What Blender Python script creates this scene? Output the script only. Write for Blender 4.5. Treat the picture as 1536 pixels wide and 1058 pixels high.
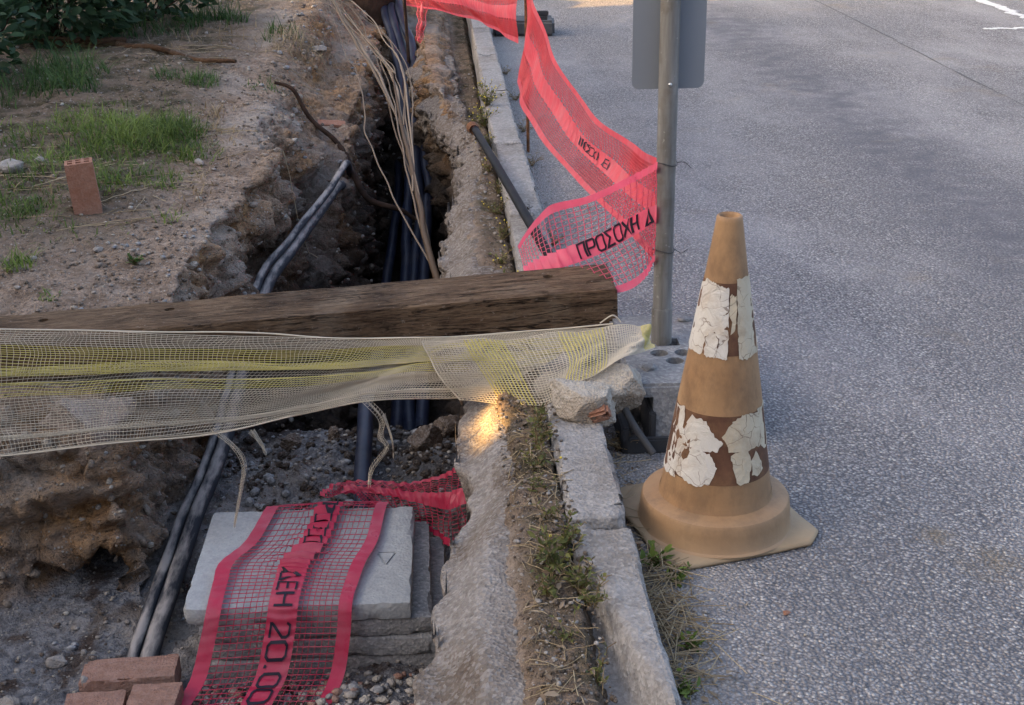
import bpy, bmesh, math, random
import numpy as np
from mathutils import Vector, Matrix
from mathutils.bvhtree import BVHTree
from mathutils.geometry import delaunay_2d_cdt

for o in list(bpy.data.objects):
    bpy.data.objects.remove(o, do_unlink=True)
scene = bpy.context.scene
col = scene.collection
R = math.radians
random.seed(7)
rng = np.random.default_rng(7)

# ------------------------------------------------------------------ camera
PITCH, YAW, ROLL = R(22.0), R(3.2), R(-0.6)
fwd = Vector((math.sin(YAW) * math.cos(PITCH), math.cos(YAW) * math.cos(PITCH), -math.sin(PITCH)))
rgt0 = Vector((math.cos(YAW), -math.sin(YAW), 0))
up0 = rgt0.cross(fwd)
rgt = rgt0 * math.cos(ROLL) + up0 * math.sin(ROLL)
upv = up0 * math.cos(ROLL) - rgt0 * math.sin(ROLL)
cam_d = bpy.data.cameras.new('camera')
cam_d.sensor_width = 36.0
cam_d.lens = 36.0 * 2000 / 1536
cam_d.clip_start = 0.05
cam_d.clip_end = 500
cam = bpy.data.objects.new('camera', cam_d)
col.objects.link(cam)
mw = Matrix((rgt, upv, -fwd)).transposed().to_4x4()
mw.translation = Vector((0, 0, 1.48))
cam.matrix_world = mw
scene.camera = cam

# ------------------------------------------------------------------ world, sun, exposure
SUN_EL = R(12.0)
SUN_H = Vector((-0.970, -0.243, 0)).normalized()        # horizontal direction towards the sun
sun_dir = Vector((SUN_H.x * math.cos(SUN_EL), SUN_H.y * math.cos(SUN_EL), math.sin(SUN_EL)))
world = bpy.data.worlds.new('World')
scene.world = world
world.use_nodes = True
wn = world.node_tree
bg = wn.nodes['Background']
sky = wn.nodes.new('ShaderNodeTexSky')
sky.sky_type = 'NISHITA'
sky.sun_disc = False
sky.sun_elevation = SUN_EL
sky.sun_rotation = math.atan2(SUN_H.x, SUN_H.y)
sky.air_density = 0.55
sky.dust_density = 7.0
sky.ozone_density = 0.0
wn.links.new(sky.outputs[0], bg.inputs[0])
bg.inputs[1].default_value = 0.13
sd = bpy.data.lights.new('sun', 'SUN')
sd.energy = 4.2
sd.angle = R(0.5)
sd.color = (1.0, 0.56, 0.16)
so = bpy.data.objects.new('sun', sd)
col.objects.link(so)
so.rotation_euler = (-sun_dir).to_track_quat('-Z', 'Y').to_euler()
so.location = (-20, -5, 12)
vs = scene.view_settings
vs.view_transform = 'Standard'
vs.look = 'None'
vs.gamma = 1.0
vs.use_curve_mapping = False
vs.exposure = 2.95
scene.render.engine = 'CYCLES'

# ------------------------------------------------------------------ noise (numpy)
def _h(ix, iy, iz, seed):
    n = (ix * 374761393 + iy * 668265263 + iz * 2147483647 + seed * 1274126177) & 0xffffffff
    n = ((n ^ (n >> 13)) * 1274126177) & 0xffffffff
    n = n ^ (n >> 16)
    return (n & 0xffff) / 65535.0 * 2 - 1

def vnoise(p, seed=0):
    p = np.asarray(p, float)
    i = np.floor(p).astype(np.int64)
    f = p - i
    f = f * f * f * (f * (f * 6 - 15) + 10)
    x, y, z = i[..., 0], i[..., 1], i[..., 2]
    fx, fy, fz = f[..., 0], f[..., 1], f[..., 2]
    def L(a, b, t): return a + (b - a) * t
    c = [[[_h(x + a, y + b, z + d, seed) for d in (0, 1)] for b in (0, 1)] for a in (0, 1)]
    return L(L(L(c[0][0][0], c[1][0][0], fx), L(c[0][1][0], c[1][1][0], fx), fy),
             L(L(c[0][0][1], c[1][0][1], fx), L(c[0][1][1], c[1][1][1], fx), fy), fz)

def fbm(p, octv=4, seed=0, gain=.5, billow=False):
    p = np.asarray(p, float)
    a, s, t = 1.0, 0.0, 0.0
    for k in range(octv):
        n = vnoise(p, seed + k * 17)
        if billow: n = np.abs(n) * 2 - .6
        s = s + a * n
        t += a
        a *= gain
        p = p * 2.03 + 7.1
    return s / t

def worley(p, seed=0):
    """distance to nearest feature point and second nearest"""
    p = np.asarray(p, float)
    i = np.floor(p).astype(np.int64)
    f1 = np.full(p.shape[:-1], 9.0); f2 = f1.copy()
    for a in (-1, 0, 1):
        for b in (-1, 0, 1):
            for c in (-1, 0, 1):
                x, y, z = i[..., 0] + a, i[..., 1] + b, i[..., 2] + c
                q = np.stack([x + .5 + .45 * _h(x, y, z, seed), y + .5 + .45 * _h(x, y, z, seed + 1), z + .5 + .45 * _h(x, y, z, seed + 2)], -1)
                d = np.linalg.norm(p - q, axis=-1)
                f2 = np.where(d < f1, f1, np.minimum(f2, d))
                f1 = np.minimum(f1, d)
    return f1, f2

def ss(a, b, x):
    t = np.clip((x - a) / (b - a), 0, 1)
    return t * t * (3 - 2 * t)

# ------------------------------------------------------------------ object helpers
def tag(o, label=None, cat=None, group=None, kind=None):
    if label: o['label'] = label
    if cat: o['category'] = cat
    if group: o['group'] = group
    if kind: o['kind'] = kind
    return o

def link(name, me, mat, parent=None, smooth=True, sharp=0):
    o = bpy.data.objects.new(name, me)
    col.objects.link(o)
    if mat is not None:
        if isinstance(mat, (list, tuple)):
            for m in mat: me.materials.append(m)
        elif not me.materials: me.materials.append(mat)
    if smooth and len(me.polygons):
        me.polygons.foreach_set('use_smooth', np.ones(len(me.polygons), bool))
        if sharp: me.set_sharp_from_angle(angle=R(sharp))
    if parent is not None:
        o.parent = parent
        o.matrix_parent_inverse = Matrix.Identity(4)
    return o

def empty(name, loc=(0, 0, 0), rz=0):
    o = bpy.data.objects.new(name, None)
    col.objects.link(o)
    o.location = loc
    o.rotation_euler = (0, 0, rz)
    o.empty_display_size = .05
    return o

def mesh_np(name, V, F):
    V = np.asarray(V, np.float32); F = np.asarray(F, np.int32)
    me = bpy.data.meshes.new(name)
    n, k = F.shape
    me.vertices.add(len(V)); me.vertices.foreach_set('co', V.ravel())
    me.loops.add(n * k); me.loops.foreach_set('vertex_index', F.ravel())
    me.polygons.add(n)
    me.polygons.foreach_set('loop_start', np.arange(0, n * k, k, dtype=np.int32))
    me.update(calc_edges=True); me.validate()
    return me

def bm_mesh(name, bm):
    me = bpy.data.meshes.new(name)
    bm.to_mesh(me); bm.free()
    return me

def join_vf(items):
    V, F, off = [], [], 0
    for v, f in items:
        V.append(v); F.append(np.asarray(f) + off); off += len(v)
    return np.concatenate(V), np.concatenate(F)

def catmull(pts, n):
    P = np.asarray(pts, float)
    P = np.concatenate([[2 * P[0] - P[1]], P, [2 * P[-1] - P[-2]]])
    m = len(P) - 3
    t = np.linspace(0, m - 1e-9, n)
    i = np.floor(t).astype(int); f = (t - i)[:, None]
    a, b, c, d = P[i], P[i + 1], P[i + 2], P[i + 3]
    return .5 * (2 * b + (c - a) * f + (2 * a - 5 * b + 4 * c - d) * f ** 2 + (3 * b - a - 3 * c + d) * f ** 3)

def tubes(P, r, ns=3):
    """P (S,K,3) strands, r scalar or (S,K) -> V,F quads"""
    P = np.asarray(P, float)
    if P.ndim == 2: P = P[None]
    S, K, _ = P.shape
    T = np.gradient(P, axis=1)
    T /= np.linalg.norm(T, axis=2, keepdims=True) + 1e-12
    ref = np.where(np.abs(T[..., 2:3]) > .9, np.array([1., 0, 0]), np.array([0, 0, 1.]))
    A = np.cross(T, ref); A /= np.linalg.norm(A, axis=2, keepdims=True) + 1e-12
    B = np.cross(A, T)
    rr = np.broadcast_to(np.asarray(r, float), (S, K))[..., None, None]
    an = np.arange(ns) * 2 * math.pi / ns
    ring = A[:, :, None] * np.cos(an)[:, None] + B[:, :, None] * np.sin(an)[:, None]
    V = (P[:, :, None] + rr * ring).reshape(-1, 3)
    idx = np.arange(S * K * ns).reshape(S, K, ns)
    a = idx[:, :-1]; b = idx[:, 1:]
    F = np.stack([a, np.roll(a, -1, 2), np.roll(b, -1, 2), b], -1).reshape(-1, 4)
    return V, F

def tube_obj(name, pts, r, mat, parent=None, ns=12, n=40, wob=0.0, seed=0, cap=True):
    P = catmull(pts, n)
    if wob: P = P + wob * np.stack([vnoise(P * 4 + 3, seed), vnoise(P * 4 + 9, seed + 1), vnoise(P * 4 + 5, seed + 2)], -1)
    rad = np.interp(np.linspace(0, 1, n), np.linspace(0, 1, len(np.atleast_1d(r))), np.atleast_1d(r))
    V, F = tubes(P, rad[None], ns)
    me = bpy.data.meshes.new(name)
    faces = F.tolist()
    if cap:
        faces.append(list(range(ns))[::1]); faces.append(list(range((n - 1) * ns, n * ns))[::-1])
    me.from_pydata(V.tolist(), [], faces); me.update()
    return link(name, me, mat, parent)

def box_bm(bm, c, s, rz=0, bev=0, seg=2):
    r = bmesh.ops.create_cube(bm, size=1)
    vs_ = r['verts']
    bmesh.ops.scale(bm, vec=s, verts=vs_)
    if rz: bmesh.ops.rotate(bm, cent=(0, 0, 0), matrix=Matrix.Rotation(rz, 3, 'Z'), verts=vs_)
    bmesh.ops.translate(bm, vec=c, verts=vs_)
    if bev:
        es = list({e for v in vs_ for e in v.link_edges})
        bmesh.ops.bevel(bm, geom=es, offset=bev, segments=seg, affect='EDGES')
    return bm

def rough_box(name, s, sub, amp, freq, mat, parent=None, bev=.006, seed=0, chip=0.0):
    """a box of size s centred in x,y with its base at z=0, finely divided, with uneven faces and worn edges"""
    nx, ny, nz = [max(1, int(round(a / sub))) for a in s]
    bm = bmesh.new()
    lin = [np.linspace(-.5, .5, n + 1) for n in (nx, ny, nz)]
    key = {}
    def vid(i, j, k):
        if (i, j, k) not in key:
            key[(i, j, k)] = bm.verts.new((lin[0][i] * s[0], lin[1][j] * s[1], (lin[2][k] + .5) * s[2]))
        return key[(i, j, k)]
    for k in (0, nz):
        for i in range(nx):
            for j in range(ny):
                q = [vid(i, j, k), vid(i + 1, j, k), vid(i + 1, j + 1, k), vid(i, j + 1, k)]
                bm.faces.new(q if k else q[::-1])
    for j in (0, ny):
        for i in range(nx):
            for k in range(nz):
                q = [vid(i, j, k), vid(i + 1, j, k), vid(i + 1, j, k + 1), vid(i, j, k + 1)]
                bm.faces.new(q if not j else q[::-1])
    for i in (0, nx):
        for j in range(ny):
            for k in range(nz):
                q = [vid(i, j, k), vid(i, j + 1, k), vid(i, j + 1, k + 1), vid(i, j, k + 1)]
                bm.faces.new(q if i else q[::-1])
    me = bm_mesh(name, bm)
    V = np.empty(len(me.vertices) * 3, np.float32); me.vertices.foreach_get('co', V); V = V.reshape(-1, 3).astype(float)
    h = np.array(s) / 2
    C = V - [0, 0, h[2]]
    q = np.clip(C, -(h - bev), h - bev)              # rounded edges
    d = C - q
    L = np.linalg.norm(d, axis=1, keepdims=True)
    C = np.where(L > 1e-9, q + d / np.maximum(L, 1e-9) * np.minimum(L, bev), C)
    nrm = C / h; nrm = np.where(np.abs(nrm) > .985, nrm, 0); nrm /= np.linalg.norm(nrm, axis=1, keepdims=True) + 1e-9
    P = C * freq + seed * 3.7
    C = C + nrm * (amp * fbm(P, 4, seed))[:, None]
    if chip:
        edge = (np.sum(np.abs(C / h) > .9, axis=1) >= 2)
        m = np.clip(fbm(C * 14 + seed, 3, seed + 5) * 2.2 - .25, 0, 1) * edge
        C = C - C / np.linalg.norm(C, axis=1, keepdims=True) * (m * chip)[:, None]
    V = C + [0, 0, h[2]]
    me.vertices.foreach_set('co', V.astype(np.float32).ravel()); me.update()
    return link(name, me, mat, parent, True, 28)

def boolean(o, cutters, op='DIFFERENCE'):
    for c in cutters:
        m = o.modifiers.new('b', 'BOOLEAN'); m.object = c; m.operation = op; m.solver = 'EXACT'
    bpy.context.view_layer.update()
    dg = bpy.context.evaluated_depsgraph_get()
    me = bpy.data.meshes.new_from_object(o.evaluated_get(dg))
    o.modifiers.clear(); o.data = me
    for c in cutters: bpy.data.objects.remove(c, do_unlink=True)
    return o

def cutter(bmf):
    bm = bmesh.new(); bmf(bm)
    return link('cutter', bm_mesh('cutter', bm), None, None, False)

def cyl_bm(bm, c, r1, r2, d, seg=24, rot=None):
    m = Matrix.Translation(c)
    if rot is not None: m = m @ rot
    bmesh.ops.create_cone(bm, cap_ends=True, segments=seg, radius1=r1, radius2=r2, depth=d, matrix=m)

def rock_mesh(name, s, seed, sub=4, cuts=9, amp=.06, rough=.02):
    bm = bmesh.new(); bmesh.ops.create_icosphere(bm, subdivisions=sub, radius=1)
    V = np.array([v.co for v in bm.verts])
    r_ = np.random.default_rng(seed)
    for k in range(cuts):
        n = r_.normal(size=3); n /= np.linalg.norm(n)
        d = r_.uniform(.55, .85)
        q = V @ n
        V = V - np.outer(np.maximum(q - d, 0) * .95, n)
    n = V / np.linalg.norm(V, axis=1, keepdims=True)
    V = V + n * (amp * fbm(V * 1.7 + seed, 3, seed) + rough * fbm(V * 7 + seed, 3, seed + 3))[:, None]
    V = V * (np.array(s) / 2)
    for v, c in zip(bm.verts, V): v.co = c
    return bm_mesh(name, bm)

# ------------------------------------------------------------------ materials
class Mat:
    def __init__(s, name, rough=.9, spec=.3, **kw):
        s.m = bpy.data.materials.new(name); s.m.use_nodes = True
        s.nt = s.m.node_tree; s.N = s.nt.nodes; s.b = s.N['Principled BSDF']
        s.b.inputs['Roughness'].default_value = rough
        s.b.inputs['Specular IOR Level'].default_value = spec
        s.tc = s.N.new('ShaderNodeTexCoord'); s.geo = None
        s.co = s.tc.outputs['Object']
        s.bn = None
    def l(s, a, b): s.nt.links.new(a, b)
    def setv(s, i, v):
        if hasattr(v, 'is_linked') or isinstance(v, bpy.types.NodeSocket): s.l(v, i)
        else:
            if isinstance(v, (tuple, list)) and len(v) == 3 and i.type == 'RGBA': v = (*v, 1)
            i.default_value = v
    def map(s, sc=(1, 1, 1), rot=(0, 0, 0), vec=None):
        n = s.N.new('ShaderNodeMapping'); s.l(vec or s.co, n.inputs[0])
        n.inputs['Scale'].default_value = sc; n.inputs['Rotation'].default_value = rot
        return n.outputs[0]
    def noise(s, scale, detail=4, rough=.55, vec=None, dist=0):
        n = s.N.new('ShaderNodeTexNoise'); s.l(vec or s.co, n.inputs['Vector'])
        n.inputs['Scale'].default_value = scale; n.inputs['Detail'].default_value = detail
        n.inputs['Roughness'].default_value = rough; n.inputs['Distortion'].default_value = dist
        return n.outputs['Fac']
    def vor(s, scale, feat='F1', out='Distance', vec=None, rnd=1):
        n = s.N.new('ShaderNodeTexVoronoi'); n.feature = feat; s.l(vec or s.co, n.inputs['Vector'])
        n.inputs['Scale'].default_value = scale; n.inputs['Randomness'].default_value = rnd
        return n.outputs[out]
    def ramp(s, fac, stops, interp='LINEAR'):
        n = s.N.new('ShaderNodeValToRGB'); s.l(fac, n.inputs[0]); e = n.color_ramp.elements
        n.color_ramp.interpolation = interp
        while len(e) < len(stops): e.new(.5)
        for k, (p, c) in enumerate(stops):
            e[k].position = p
            e[k].color = (c, c, c, 1) if isinstance(c, (int, float)) else (*c, 1)
        return n.outputs[0]
    def mix(s, f, a, b, mode='MIX'):
        n = s.N.new('ShaderNodeMix'); n.data_type = 'RGBA'; n.blend_type = mode
        s.setv(n.inputs[0], f); s.setv(n.inputs[6], a); s.setv(n.inputs[7], b)
        return n.outputs[2]
    def math(s, op, a, b=0.0, c=None):
        n = s.N.new('ShaderNodeMath'); n.operation = op
        s.setv(n.inputs[0], a); s.setv(n.inputs[1], b)
        if c is not None: s.setv(n.inputs[2], c)
        return n.outputs[0]
    def sep(s, vec=None):
        n = s.N.new('ShaderNodeSeparateXYZ'); s.l(vec or s.co, n.inputs[0]); return n.outputs
    def attr(s, name):
        n = s.N.new('ShaderNodeAttribute'); n.attribute_name = name; return n
    def color(s, c): s.setv(s.b.inputs['Base Color'], c); return s
    def rough(s, r): s.setv(s.b.inputs['Roughness'], r); return s
    def bump(s, h, dist, strength=1.0):
        n = s.N.new('ShaderNodeBump'); s.l(h, n.inputs['Height'])
        n.inputs['Distance'].default_value = dist; n.inputs['Strength'].default_value = strength
        if s.bn is not None: s.l(s.bn, n.inputs['Normal'])
        s.bn = n.outputs[0]; s.l(s.bn, s.b.inputs['Normal'])
        return s
    def objrand(s):
        n = s.N.new('ShaderNodeObjectInfo'); return n.outputs['Random']

MT = {}
def soil_mat():
    m = Mat('soil', .95, .15)
    z = m.attr('zone'); s_ = m.N.new('ShaderNodeSeparateColor'); m.l(z.outputs['Color'], s_.inputs[0])
    clay, grav, org = s_.outputs
    n1 = m.noise(2.3, 6); n2 = m.noise(9, 6, .6); n3 = m.noise(45, 5, .65)
    top = m.mix(m.ramp(n2, [(.35, 0), (.65, 1)]), (.255, .188, .138), (.45, .355, .28))
    top = m.mix(m.ramp(n3, [(.40, 0), (.62, .65)]), top, (.135, .095, .068))
    cl = m.mix(m.ramp(n2, [(.38, 0), (.6, 1)]), (.25, .16, .097), (.43, .245, .11))
    cl = m.mix(m.ramp(n1, [(.42, 0), (.6, .7)]), cl, (.37, .29, .22))
    cl = m.mix(m.ramp(n3, [(.45, 0), (.65, .65)]), cl, (.065, .044, .03))
    c = m.mix(clay, top, cl)
    gr = m.mix(m.ramp(n3, [(.4, 0), (.6, 1)]), (.12, .12, .128), (.25, .25, .26))
    gr = m.mix(m.ramp(n2, [(.50, 0), (.60, .9)]), gr, (.06, .04, .03))
    c = m.mix(grav, c, gr)
    og = m.mix(m.ramp(n3, [(.4, 0), (.6, 1)]), (.055, .045, .028), (.11, .09, .055))
    c = m.mix(m.math('MULTIPLY', org, m.ramp(n2, [(.35, 0), (.6, 1)])), c, og)
    v = m.vor(95, 'F1', 'Color'); vs_ = m.N.new('ShaderNodeSeparateColor'); m.l(v, vs_.inputs[0])
    sp = m.ramp(vs_.outputs[0], [(.84, 0), (.88, 1)])
    vd = m.ramp(m.vor(95), [(.25, 1), (.42, 0)])
    spk = m.math('MULTIPLY', sp, vd)
    c = m.mix(m.math('MULTIPLY', spk, .85), c, (.40, .37, .33))
    pale = m.ramp(m.noise(2.1, 5, .6, vec=m.map((1, 1, 1.4))), [(.50, 0), (.66, .75)])
    c = m.mix(m.math('MULTIPLY', pale, m.math('SUBTRACT', 1.0, org)), c, (.43, .38, .33))
    damp_shade = m.math('MULTIPLY', z.outputs['Alpha'], m.ramp(n2, [(.25, .55), (.6, 1)]))  # dark damp fill, with the trench's shade painted into the same soil colour
    c = m.mix(damp_shade, c, m.mix(n3, (.018, .016, .016), (.06, .05, .043)))
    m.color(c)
    h = m.math('ADD', m.math('MULTIPLY', n3, .6), m.math('MULTIPLY', m.noise(160, 3), .25))
    m.bump(h, .045, 1.0)
    m.bump(vd, .006, .7)
    return m.m

def conc_mat(name, a, b, scale=1.0, stain=.5, agg=.5, bump=.004, dirt=(.16, .13, .10), spec=.2):
    m = Mat(name, .9, spec)
    n1 = m.noise(3.1 * scale, 8, .62); n2 = m.noise(34 * scale, 6, .7); n3 = m.noise(150 * scale, 3)
    c = m.mix(m.ramp(n2, [(.35, 0), (.65, 1)]), a, b)
    c = m.mix(m.ramp(n1, [(.48, 0), (.66, stain)]), c, dirt)
    v = m.vor(130 * scale, 'F1', 'Color'); s_ = m.N.new('ShaderNodeSeparateColor'); m.l(v, s_.inputs[0])
    c = m.mix(m.math('MULTIPLY', m.ramp(s_.outputs[0], [(.45, 0), (1, 1)]), agg), c, (.55, .53, .50))
    c = m.mix(m.math('MULTIPLY', m.ramp(s_.outputs[1], [(.6, 0), (1, 1)]), agg), c, (.10, .095, .09))
    m.color(c)
    m.bump(m.math('ADD', m.math('MULTIPLY', m.vor(130 * scale), .7), n2), bump, .9)
    m.bump(n3, bump * .5, .5)
    return m.m

def road_mat():
    m = Mat('asphalt', .9, .25)
    x, y, z = m.sep()
    wob = m.noise(1.1, 4)
    jit = m.N.new('ShaderNodeVectorMath'); jit.operation = 'ADD'
    nz = m.N.new('ShaderNodeTexNoise'); nz.inputs['Scale'].default_value = 60; m.l(m.co, nz.inputs['Vector'])
    sc_ = m.N.new('ShaderNodeVectorMath'); sc_.operation = 'SCALE'; m.l(nz.outputs['Color'], sc_.inputs[0]); sc_.inputs['Scale'].default_value = .008
    m.l(m.co, jit.inputs[0]); m.l(sc_.outputs[0], jit.inputs[1]); jv = jit.outputs[0]
    col_ = m.vor(118, 'F1', 'Color', jv); s_ = m.N.new('ShaderNodeSeparateColor'); m.l(col_, s_.inputs[0])
    d = m.vor(118, 'F1', 'Distance', jv)
    c = m.ramp(s_.outputs[0], [(0, (.15, .145, .147)), (.25, (.28, .27, .272)), (.6, (.39, .375, .375)), (.85, (.49, .47, .465)), (1, (.72, .69, .65))])
    c = m.mix(m.ramp(s_.outputs[1], [(.84, 0), (.95, .5)]), c, (.36, .27, .21))
    c = m.mix(m.ramp(d, [(.33, 0), (.62, .9)]), c, (.085, .085, .095))
    col2 = m.vor(240, 'F1', 'Color'); s2 = m.N.new('ShaderNodeSeparateColor'); m.l(col2, s2.inputs[0])
    c = m.mix(m.ramp(s2.outputs[0], [(.0, .45), (.35, 0)]), c, (.14, .14, .155))
    c = m.mix(m.ramp(s2.outputs[1], [(.7, 0), (1, .45)]), c, (.48, .46, .46))
    big = m.noise(.9, 5, .6, m.map((1, .22, 1)))
    c = m.mix(m.ramp(big, [(.36, .32), (.56, 0)]), c, (.19, .187, .195))
    c = m.mix(m.ramp(m.noise(1.3, 7, .65, m.map((1, .5, 1))), [(.46, 0), (.66, .4)]), c, (.46, .445, .45))
    dx = m.math('ABSOLUTE', m.math('SUBTRACT', m.math('ADD', x, m.math('MULTIPLY', wob, .5)), 2.42))
    tr = m.math('MULTIPLY', m.ramp(dx, [(.06, .85), (.5, 0)]), m.ramp(m.noise(7, 4), [(.35, .25), (.65, 1)]))
    c = m.mix(tr, c, (.12, .12, .14))
    ed = m.ramp(m.math('ADD', x, m.math('MULTIPLY', m.noise(4, 5), .55)), [(.62, .75), (.98, 0)])
    c = m.mix(m.math('MULTIPLY', ed, m.ramp(m.noise(55, 4), [(.3, .3), (.65, 1)])), c, (.42, .385, .35))
    br = m.ramp(m.noise(1.7, 5, .6), [(.60, 0), (.72, .4)])
    c = m.mix(br, c, (.26, .21, .15))
    for (ox, oy, r0) in ((1.15, 2.38, .10), (1.07, 2.5, .06)):
        q = m.N.new('ShaderNodeVectorMath'); q.operation = 'DISTANCE'; m.l(m.co, q.inputs[0]); q.inputs[1].default_value = (ox, oy, 0)
        c = m.mix(m.math('MULTIPLY', m.ramp(q.outputs['Value'], [(.0, .7), (r0, 0)]), m.ramp(m.noise(22, 4), [(.35, .1), (.65, 1)])), c, (.22, .165, .09))
    m.color(c)
    h = m.math('ADD', m.ramp(d, [(0, 1), (.7, 0)]), m.math('MULTIPLY', s_.outputs[2], .9))
    m.bump(h, .009, .95)
    m.bump(m.noise(5, 4), .02, .25)
    return m.m

def wood_mat(name, a, b, dark, sc=(5, 60, 60)):
    m = Mat(name, .88, .15)
    v = m.map(sc)
    n = m.noise(1.0, 8, .7, v, .6); n2 = m.noise(2.6, 5, .65, m.map((sc[0] * 2, sc[1] * 2.4, sc[2] * 2.4)))
    c = m.mix(m.ramp(n, [(.36, 0), (.62, 1)]), a, b)
    c = m.mix(m.ramp(n2, [(.38, .8), (.50, 0)]), c, dark)
    c = m.mix(m.ramp(m.noise(5, 7, .65), [(.45, 0), (.66, .65)]), c, dark)
    cr = m.ramp(m.noise(1.0, 4, .6, m.map((sc[0] * .45, sc[1] * .55, sc[2] * .55)), .8), [(.485, 0), (.497, 1), (.503, 1), (.515, 0)])
    gate = m.ramp(m.noise(3.2, 4), [(.46, 0), (.56, 1)])
    crk = m.math('MULTIPLY', cr, gate)
    c = m.mix(m.math('MULTIPLY', crk, .9), c, tuple(q * .35 for q in dark))
    c = m.mix(m.ramp(m.noise(75, 5, .65), [(.64, 0), (.72, .6)]), c, (.36, .31, .26))
    c = m.mix(m.ramp(m.noise(3, 6, .7), [(.56, 0), (.74, .45)]), c, (.27, .225, .175))
    m.color(c)
    m.bump(m.math('ADD', n, n2), .008, 1.0)
    m.bump(m.math('SUBTRACT', 1.0, crk), .012, 1.0)
    return m.m

def plain(name, c, rough=.6, spec=.4, var=.25, sc=12, bump=0, dirt=None, dirtamt=.5, **kw):
    m = Mat(name, rough, spec)
    n = m.noise(sc, 5, .6)
    dk = tuple(v * (1 - var) for v in c); lt = tuple(min(1, v * (1 + var)) for v in c)
    cc = m.mix(m.ramp(n, [(.3, 0), (.7, 1)]), dk, lt)
    if dirt is not None:
        cc = m.mix(m.ramp(m.noise(sc * .6, 6, .65), [(.48, 0), (.66, dirtamt)]), cc, dirt)
    m.color(cc)
    if bump: m.bump(m.noise(sc * 6, 4), bump, .6)
    for k, v in kw.items(): m.b.inputs[k].default_value = v
    return m.m

def leaf_mat(name, a, b, trans=.25):
    m = Mat(name, .6, .25)
    att = m.attr('tint')
    m.color(m.mix(att.outputs['Fac'], a, b))
    t = m.N.new('ShaderNodeBsdfTranslucent'); m.l(m.b.inputs['Base Color'].links[0].from_socket, t.inputs[0])
    mx = m.N.new('ShaderNodeMixShader'); mx.inputs[0].default_value = trans
    m.l(m.b.outputs[0], mx.inputs[1]); m.l(t.outputs[0], mx.inputs[2])
    m.l(mx.outputs[0], m.N['Material Output'].inputs[0])
    return m.m

def film_mat(name, c, rough=.35, trans=.45, var=.2, spec=.45, dust=.3):
    m = Mat(name, rough, spec)
    n = m.noise(14, 5, .6)
    cc = m.mix(n, tuple(v * (1 - var) for v in c), tuple(min(1, v * (1 + var)) for v in c))
    cc = m.mix(m.ramp(m.noise(9, 6, .65), [(.45, 0), (.68, dust)]), cc, tuple(.55 * v + .22 for v in c))
    m.color(cc)
    m.rough(m.ramp(m.noise(11, 4), [(.3, rough - .1), (.7, min(1, rough + .3))]))
    t = m.N.new('ShaderNodeBsdfTranslucent'); m.l(cc, t.inputs[0])
    mx = m.N.new('ShaderNodeMixShader'); mx.inputs[0].default_value = trans
    m.l(m.b.outputs[0], mx.inputs[1]); m.l(t.outputs[0], mx.inputs[2])
    m.l(mx.outputs[0], m.N['Material Output'].inputs[0])
    m.bump(m.noise(40, 4), .003, .5)
    return m.m

def dusty_mat():
    m = Mat('dusty_grey_duct', .8, .2)
    g = m.N.new('ShaderNodeNewGeometry')
    nz = m.sep(g.outputs['Normal'])[2]
    n = m.noise(30, 6, .65, m.map((1, .2, 1))); n2 = m.noise(5, 4)
    f = m.math('ADD', m.math('MULTIPLY', nz, .30), m.math('ADD', m.math('MULTIPLY', n, .8), m.math('MULTIPLY', n2, .5)))
    c = m.mix(m.ramp(f, [(.80, 0), (1.0, .85)]), m.mix(n2, (.018, .022, .032), (.05, .052, .058)), m.mix(n, (.28, .25, .225), (.44, .405, .375)))
    m.color(c); m.bump(n, .004, .6)
    return m.m

MT['soil'] = soil_mat()
MT['road'] = road_mat()
MT['kerb'] = conc_mat('kerb_concrete', (.22, .208, .198), (.33, .312, .295), 1, .6, .28, .006, (.165, .142, .12))
MT['lean'] = conc_mat('broken_concrete', (.19, .168, .15), (.30, .272, .247), 1.0, .8, .3, .008, (.135, .10, .072))
MT['leanfar'] = conc_mat('earthy_broken_concrete', (.145, .12, .10), (.25, .215, .185), 1.0, .8, .3, .009, (.11, .078, .055))
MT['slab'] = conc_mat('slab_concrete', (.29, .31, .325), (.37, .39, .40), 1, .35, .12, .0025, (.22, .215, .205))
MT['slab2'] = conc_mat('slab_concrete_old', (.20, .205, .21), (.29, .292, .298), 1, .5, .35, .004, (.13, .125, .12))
MT['base'] = conc_mat('base_concrete', (.155, .16, .17), (.22, .223, .23), 1, .55, .25, .003, (.10, .097, .095))
MT['lime'] = conc_mat('limestone', (.34, .305, .255), (.50, .46, .40), 1.2, .6, .1, .008, (.25, .18, .12))
MT['stone'] = conc_mat('loose_stone', (.24, .215, .19), (.38, .35, .315), 1.5, .5, .1, .004, (.16, .12, .09))
MT['clod'] = conc_mat('earth_clod', (.10, .075, .06), (.17, .13, .10), 1.5, .5, .25, .006, (.06, .05, .045))
MT['plaster'] = conc_mat('pale_pinkish_earth', (.30, .24, .205), (.44, .37, .325), 1.0, .5, .1, .008, (.22, .16, .12))
MT['dirt'] = conc_mat('soil_crumb', (.17, .13, .098), (.27, .215, .165), 1.5, .4, .1, .004, (.13, .095, .07))
MT['dirtpale'] = conc_mat('pale_soil_crumb', (.22, .18, .14), (.33, .28, .23), 1.5, .4, .1, .004, (.16, .12, .09))
MT['beam'] = wood_mat('old_timber', (.12, .074, .042), (.24, .165, .105), (.03, .018, .012))
MT['plank'] = wood_mat('rotten_plank', (.10, .05, .025), (.19, .11, .06), (.03, .02, .015))
MT['bark'] = plain('dark_bark', (.045, .028, .02), .9, .15, .45, 16, .006, (.018, .012, .01), .8)
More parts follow.
